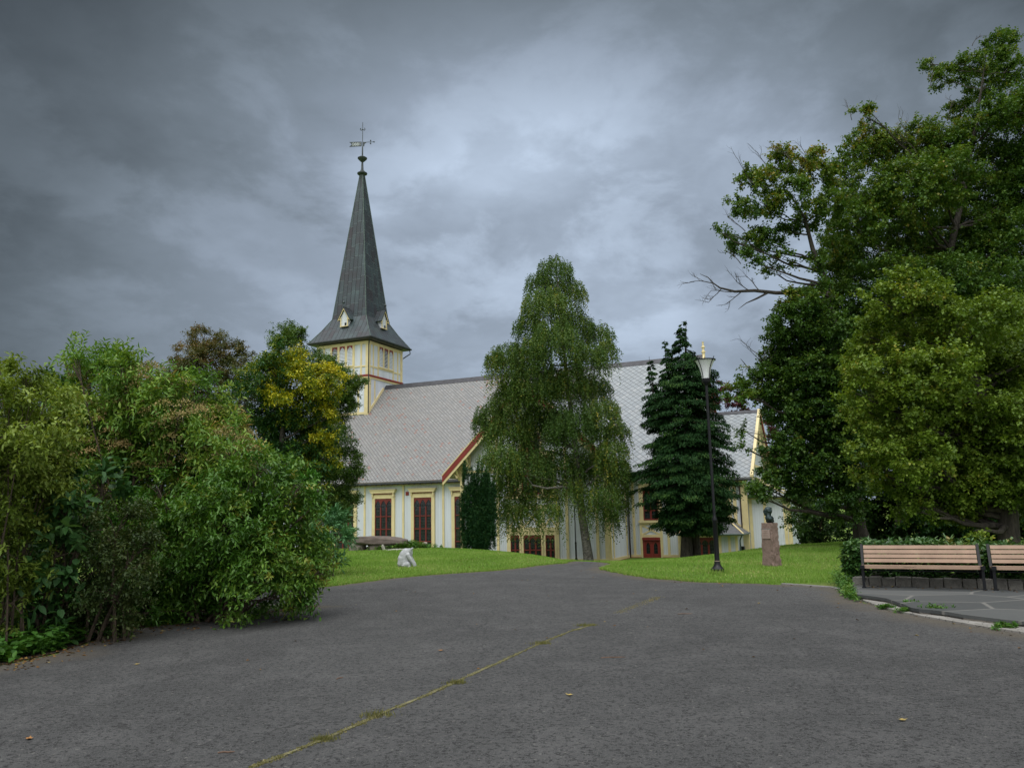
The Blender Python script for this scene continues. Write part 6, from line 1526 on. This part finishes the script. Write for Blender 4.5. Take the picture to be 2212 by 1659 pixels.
for k, (a_, b_) in enumerate(((-.05, .06), (-.08, .07), (-.06, .06), (-.08, .08))): mb.box(a_, b_, -0.188, -0.1855, 0.90 - k * .045, 0.908 - k * .045)
mb.build('engraved_lines', plain('worn_engraving', (.22, .15, .13), .8), ped)
mb = MB(); mb.box(-0.14, 0.14, -0.176, -0.166, 0.955, 0.975); mb.build('plaque_ledge', GRANITE, ped)
bt = [((.03, 0, 1.17), (.11, .12, .06)), ((.02, 0, 1.235), (.115, .155, .06)), ((-.005, .0, 1.285), (.075, .11, .05)), ((.02, .12, 1.23), (.06, .05, .06)), ((.02, -.12, 1.23), (.06, .05, .06)), ((-.005, 0, 1.33), (.07, .068, .09)), ((.01, 0, 1.36), (.066, .066, .06)), ((.01, 0, 1.27), (.10, .13, .05)), ((-.05, 0, 1.36), (.055, .055, .04)),
      ((-.005, 0, 1.455), (.10, .078, .095)), ((-.045, 0, 1.41), (.066, .064, .085)), ((-.115, 0, 1.425), (.022, .016, .028)), ((-.10, 0, 1.455), (.02, .03, .016)), ((-.10, 0, 1.39), (.03, .042, .016)), ((-.085, 0, 1.345), (.035, .036, .03)), ((.03, 0, 1.43), (.07, .072, .08)),
      ((.012, .078, 1.42), (.018, .014, .03)), ((.012, -.078, 1.42), (.018, .014, .03)), ((.04, 0, 1.51), (.06, .06, .03)), ((-.085, .05, 1.46), (.018, .018, .012)), ((-.085, -.05, 1.46), (.018, .018, .012))]
bust_e = empty('bust', (0, 0, 0)); bpy.data.objects.remove(bust_e)
bo = sculpt('bust', bt, 0.008, BRONZE, root, 5); bo.location = (0, 0, -0.005); bo.rotation_euler = (0, 0, math.radians(52 - 12))
mb = MB(); mb.prism([(-.09, -.045, 1.29), (-.02, -.11, 1.275), (.06, -.10, 1.29), (-.02, -.055, 1.31)], (0, 0, -.02)); mb.prism([(-.09, .045, 1.29), (-.02, .055, 1.31), (.06, .10, 1.29), (-.02, .11, 1.275)], (0, 0, -.02))
o = mb.build('lapel', plain('light_patina_lapel', (0.10, 0.14, 0.15), .45, .5), bo)

# ------------------------------------------------------------------ stones on the left lawn
from mathutils import noise as mnoise
def rock(name, label, c, r, m, seed=0, rot=0.0, tilt=0.0, flat=0.0, cat='stone', group=None):
    import bmesh
    bm = bmesh.new(); bmesh.ops.create_icosphere(bm, subdivisions=4, radius=1.0)
    for v in bm.verts:
        p = v.co.copy(); q = Vector((math.copysign(abs(p.x) ** 0.7, p.x), math.copysign(abs(p.y) ** 0.7, p.y), math.copysign(abs(p.z) ** (0.6), p.z)))
        k = 1 + 0.16 * mnoise.noise(p * 1.4 + Vector((seed, 0, 0))) + 0.07 * mnoise.noise(p * 4 + Vector((0, seed, 0))); q *= k
        v.co = Vector((q.x * r[0], q.y * r[1], q.z * r[2] * (1 - flat * abs(p.x + 0.2) ** 2)))
    me = bpy.data.meshes.new(name); bm.to_mesh(me); bm.free(); o = link_mesh(name, me, m, None, True); o.location = c; o.rotation_euler = (0, tilt, rot); return tag(o, label, cat, group)
ST = rock_mat('brown_weathered_stone', (0.075, 0.060, 0.052), (0.135, 0.108, 0.093), (0.23, 0.205, 0.185), 3)
STG = rock_mat('mossy_grey_stone', (0.11, 0.10, 0.075), (0.19, 0.17, 0.14), (0.14, 0.17, 0.08), 3)
STP = rock_mat('pale_lichen_stone', (0.25, 0.25, 0.20), (0.38, 0.37, 0.33), (0.30, 0.34, 0.20), 5)
YS = 35.6
def sp(px, py, dy=0.0): return at(px, py, YS + dy)
rock('stone_slab', 'long brown stone slab resting on two boulders like a small dolmen', sp(823, 1168), (1.30, 0.6, 0.205), ST, 3, 0.05, 0.05, 0.32)
g_ = hz(sp(770, 1180).x, YS)
rock('support_boulder', 'squat boulder under the left end of the stone slab', Vector((sp(774, 1180).x, YS - .12, g_ + 0.10)), (0.34, 0.36, 0.26), STG, 5)
rock('support_boulder', 'wider mossy boulder under the middle of the stone slab', Vector((sp(824, 1180).x, YS - .16, g_ + 0.07)), (0.66, 0.36, 0.24), STG, 9)
rock('support_boulder', 'low grey boulder under the right end of the stone slab, half hidden by weeds', Vector((sp(872, 1180).x, YS + .05, hz(sp(872, 1180).x, YS) + 0.05)), (0.5, 0.36, 0.2), STG, 21)
rock('leaning_stone', 'pale narrow stone leaning in front of the slab', Vector((sp(836, 1178).x, YS - .9, g_ + 0.12)), (0.06, 0.05, 0.17), STP, 11, 0.3, -0.4)
rock('flat_stone', 'flat pale lichen-covered stone lying in the grass before the slab', Vector((sp(866, 1184).x, YS - 1.2, g_ + 0.05)), (0.42, 0.2, 0.055), STP, 13, 0.05)
rock('round_boulder', 'round pinkish boulder at the right end of the weeds near the church window', Vector((sp(918, 1182).x, YS, hz(sp(918, 1182).x, YS) + 0.12)), (0.125, 0.13, 0.16), rock_mat('pink_boulder', (0.24, 0.18, 0.16), (0.38, 0.32, 0.29), (0.44, 0.40, 0.37), 5), 17)
parts = []; n_ = 420; px = 850 + rng.normal(size=n_) * 26 + rng.random(n_) * 50 - 8; yv = YS - 0.6 + rng.random(n_) * 0.8
S0 = np.array([np.array(at(a, 1180, b)) for a, b in zip(px, yv)]); S0[:, 2] = H(S0[:, 0], S0[:, 1])
hh_ = 0.12 + 0.32 * rng.random(n_) * np.clip(1.2 - np.abs(px - 885) / 45, 0.3, 1)
parts.append(shoots_to_leaves(S0, UP + rng.normal(size=(n_, 3)) * .3, hh_, np.clip(0.6 + rng.normal(size=n_) * .2, 0, 1), 11, 0.10, 0.05, spread=.9, along=.4))
V, F, t = join(parts); o = np_mesh('stone_bed_weeds', V, F, L_WEED, None, {'tint': t}); tag(o, 'leafy weeds growing among the stones on the lawn', 'weeds', kind='stuff')

# ------------------------------------------------------------------ weeds at the terrace edge, litter on the drive
def weed(label, px, py, z, size, n_):
    c = gp(px, py, z); root = plant('weed_tuft', label, 'weed', c, 'weeds along the terrace edge'); S0 = np.array(c)[None] + rng.normal(size=(n_, 3)) * np.array([size, size * .5, 0.0]); 
    V, F, t = shoots_to_leaves(S0, UP + rng.normal(size=(n_, 3)) * .6, size * (0.5 + rng.random(n_)), np.clip(0.5 + rng.normal(size=n_) * .2, 0, 1), 9, 0.05, 0.022, spread=.9, along=.5, fine=True)
    o = np_mesh('leaves', V, F, L_WEED, None, {'tint': t}); rel(root, o)
    mb = MB(); mb.tube([Vector((0, 0, -.02)), Vector((0.01, 0, size * .7))], [0.006, 0.002], 5); mb.build('stem', TWIG, root)
weed('largest weed tuft in the step joint below the first bench', 2026, 1322, 0.04, 0.085, 50)
weed('weed tuft in the step joint under the left half of the bench', 1962, 1308, 0.04, 0.06, 30)
weed('weed tuft at the drive edge under the gap between the benches', 2168, 1357, 0.02, 0.07, 36)
weed('flat weed tuft at the pale strip edge nearest the hedge corner', 1917, 1314, 0.02, 0.05, 22)
weed('flat weed tuft at the pale strip edge, second from the hedge corner', 1952, 1322, 0.02, 0.055, 24)
root = plant('corner_weeds', 'tall straggling weeds at the left corner of hedge and terrace', 'weed', gp(1828, 1272))
n_ = 200; u = rng.random(n_); S0 = np.array([gp(1812 + 34 * a + rng.normal() * 6, 1255 + 42 * a + rng.normal() * 4) for a in u]); S0[:, 2] = 0.0
V, F, t = shoots_to_leaves(S0, UP + rng.normal(size=(n_, 3)) * .45, 0.10 + 0.32 * rng.random(n_) * (1.1 - u), np.clip(0.6 + rng.normal(size=n_) * .18, 0, 1), 11, 0.055, 0.028, spread=.9, along=.4, fine=True)
o = np_mesh('leaves', V, F, L_WEED, None, {'tint': t}); rel(root, o)

L_LIT = leaf_mat('dry_leaf_litter', [(0.0, (0.06, 0.035, 0.018)), (0.5, (0.14, 0.075, 0.03)), (0.8, (0.22, 0.13, 0.04)), (1.0, (0.30, 0.24, 0.09))], 0.1, 0.8, 0.1, gain=(1, 1, 1))
pts_ = []
for _ in range(170): a_ = Pw0 + wdir * random.uniform(0.2, 7) - wn_ * (0.03 + random.random() ** 2 * 0.5); pts_.append((a_.x, a_.y, ZT + 0.004))
for _ in range(420):
    px = random.uniform(0, 690); e_ = float(np.interp(px, [0, 130, 270, 420, 560, 690], [1440, 1412, 1362, 1345, 1330, 1311])); a_ = gp(px, e_ + random.random() ** 2.5 * 26 - 3); pts_.append((a_.x, a_.y, 0.018))
for _ in range(120): y_ = random.uniform(8, 25); e_ = random.random() ** 3 * 1.5; x_ = float(road_r(y_)) - e_ if random.random() < .6 else random.uniform(-3, 4); pts_.append((x_, y_, hz(x_, y_) + 0.018))
for _ in range(260):
    y_ = random.uniform(17, 30); x_ = random.uniform(-.3, .45) * y_
    if not (road_l(y_) - .1 < x_ < road_r(y_) + .1 and y_ < 27): pts_.append((x_, y_, hz(x_, y_) + 0.045))
P = np.array(pts_); n_ = len(P); V, F, k = leaf_arrays(P, np.concatenate([rng.normal(size=(n_, 2)), 0.15 * rng.random((n_, 1))], 1), UP + rng.normal(size=(n_, 3)) * .25, 0.03 + 0.035 * rng.random(n_), 0.02 + 0.025 * rng.random(n_))
o = np_mesh('leaf_litter', V, F, L_LIT, None, {'tint': rng.random(n_)}); tag(o, 'scattered dry leaves and scraps along the edges of the drive and terrace', 'leaf litter', kind='stuff')
LEAFM = plain('dry_orange_leaf', (0.36, 0.17, 0.05), 0.7, var=0.25, scale=20); LEAFY = plain('dry_yellow_leaf', (0.36, 0.27, 0.08), 0.7, var=0.25, scale=20); WOOD = plain('dry_twig', (0.16, 0.10, 0.07), 0.8, var=0.3, scale=20)
def road_z(p): return hz(p.x, p.y) + 0.013
for px, py, m_, lab, rz in ((952, 1408, LEAFM, 'curled orange leaf alone in the middle of the drive', .4), (295, 1518 - 80, LEAFY, 'small yellow leaf on the drive near the left weeds', 1.0), (63, 1600, LEAFM, 'tiny brown leaf near the bottom left corner of the drive', 2.0), (1230, 1505, LEAFY, 'pale dry leaf just right of the moss line', 2.6), (1950, 1560, LEAFY, 'yellow leaf on the drive below the benches', 0.2), (1640, 1305, LEAFY, 'pale yellow leaf on the drive near the right lawn edge', 1.4)):
    p = gp(px, py); mb = MB(); s = 0.045
    prof_ = [(-1, 0), (-.5, -.35), (.1, -.6), (.3, -.25), (.95, -.1), (.55, .1), (.35, .55), (-.2, .45), (-.6, .25)]
    P = [Vector((u * s, v * s, 0.006 + 0.012 * (u * u + v * v))) for u, v in prof_]; c0 = Vector((0, 0, 0.004))
    for k in range(len(P)): mb.poly([c0, P[k], P[(k + 1) % len(P)]])
    o = mb.build('fallen_leaf', m_); o.location = (p.x, p.y, road_z(p)); o.rotation_euler = (0, 0, rz); tag(o, lab, 'leaf', 'fallen leaves on the drive')
for px, py, l, lab, rz in ((1325, 1423, 0.26, 'long reddish twig lying across the middle of the drive', 0.03), (488, 1630, 0.11, 'short pale twig at the bottom left of the drive', 0.12), (1480, 1328, 0.22, 'pale bark strip on the drive in front of the lamp post', -0.05), (735, 1468, 0.10, 'thin dry stalk on the drive below the glossy shrub', 1.0)):
    p = gp(px, py); mb = MB(); mb.tube([(-l / 2, 0, 0.004), (-l / 6, 0.012, 0.006), (l / 6, -0.004, 0.006), (l / 2, 0.01, 0.004)], [0.005, 0.006, 0.005, 0.003], 6); mb.tube([(l / 6, -0.004, 0.006), (l / 4, 0.03, 0.008)], [0.003, 0.0015], 5)
    o = mb.build('fallen_twig', WOOD); o.location = (p.x, p.y, road_z(p)); o.rotation_euler = (0, 0, rz); tag(o, lab, 'twig', 'twigs on the drive')
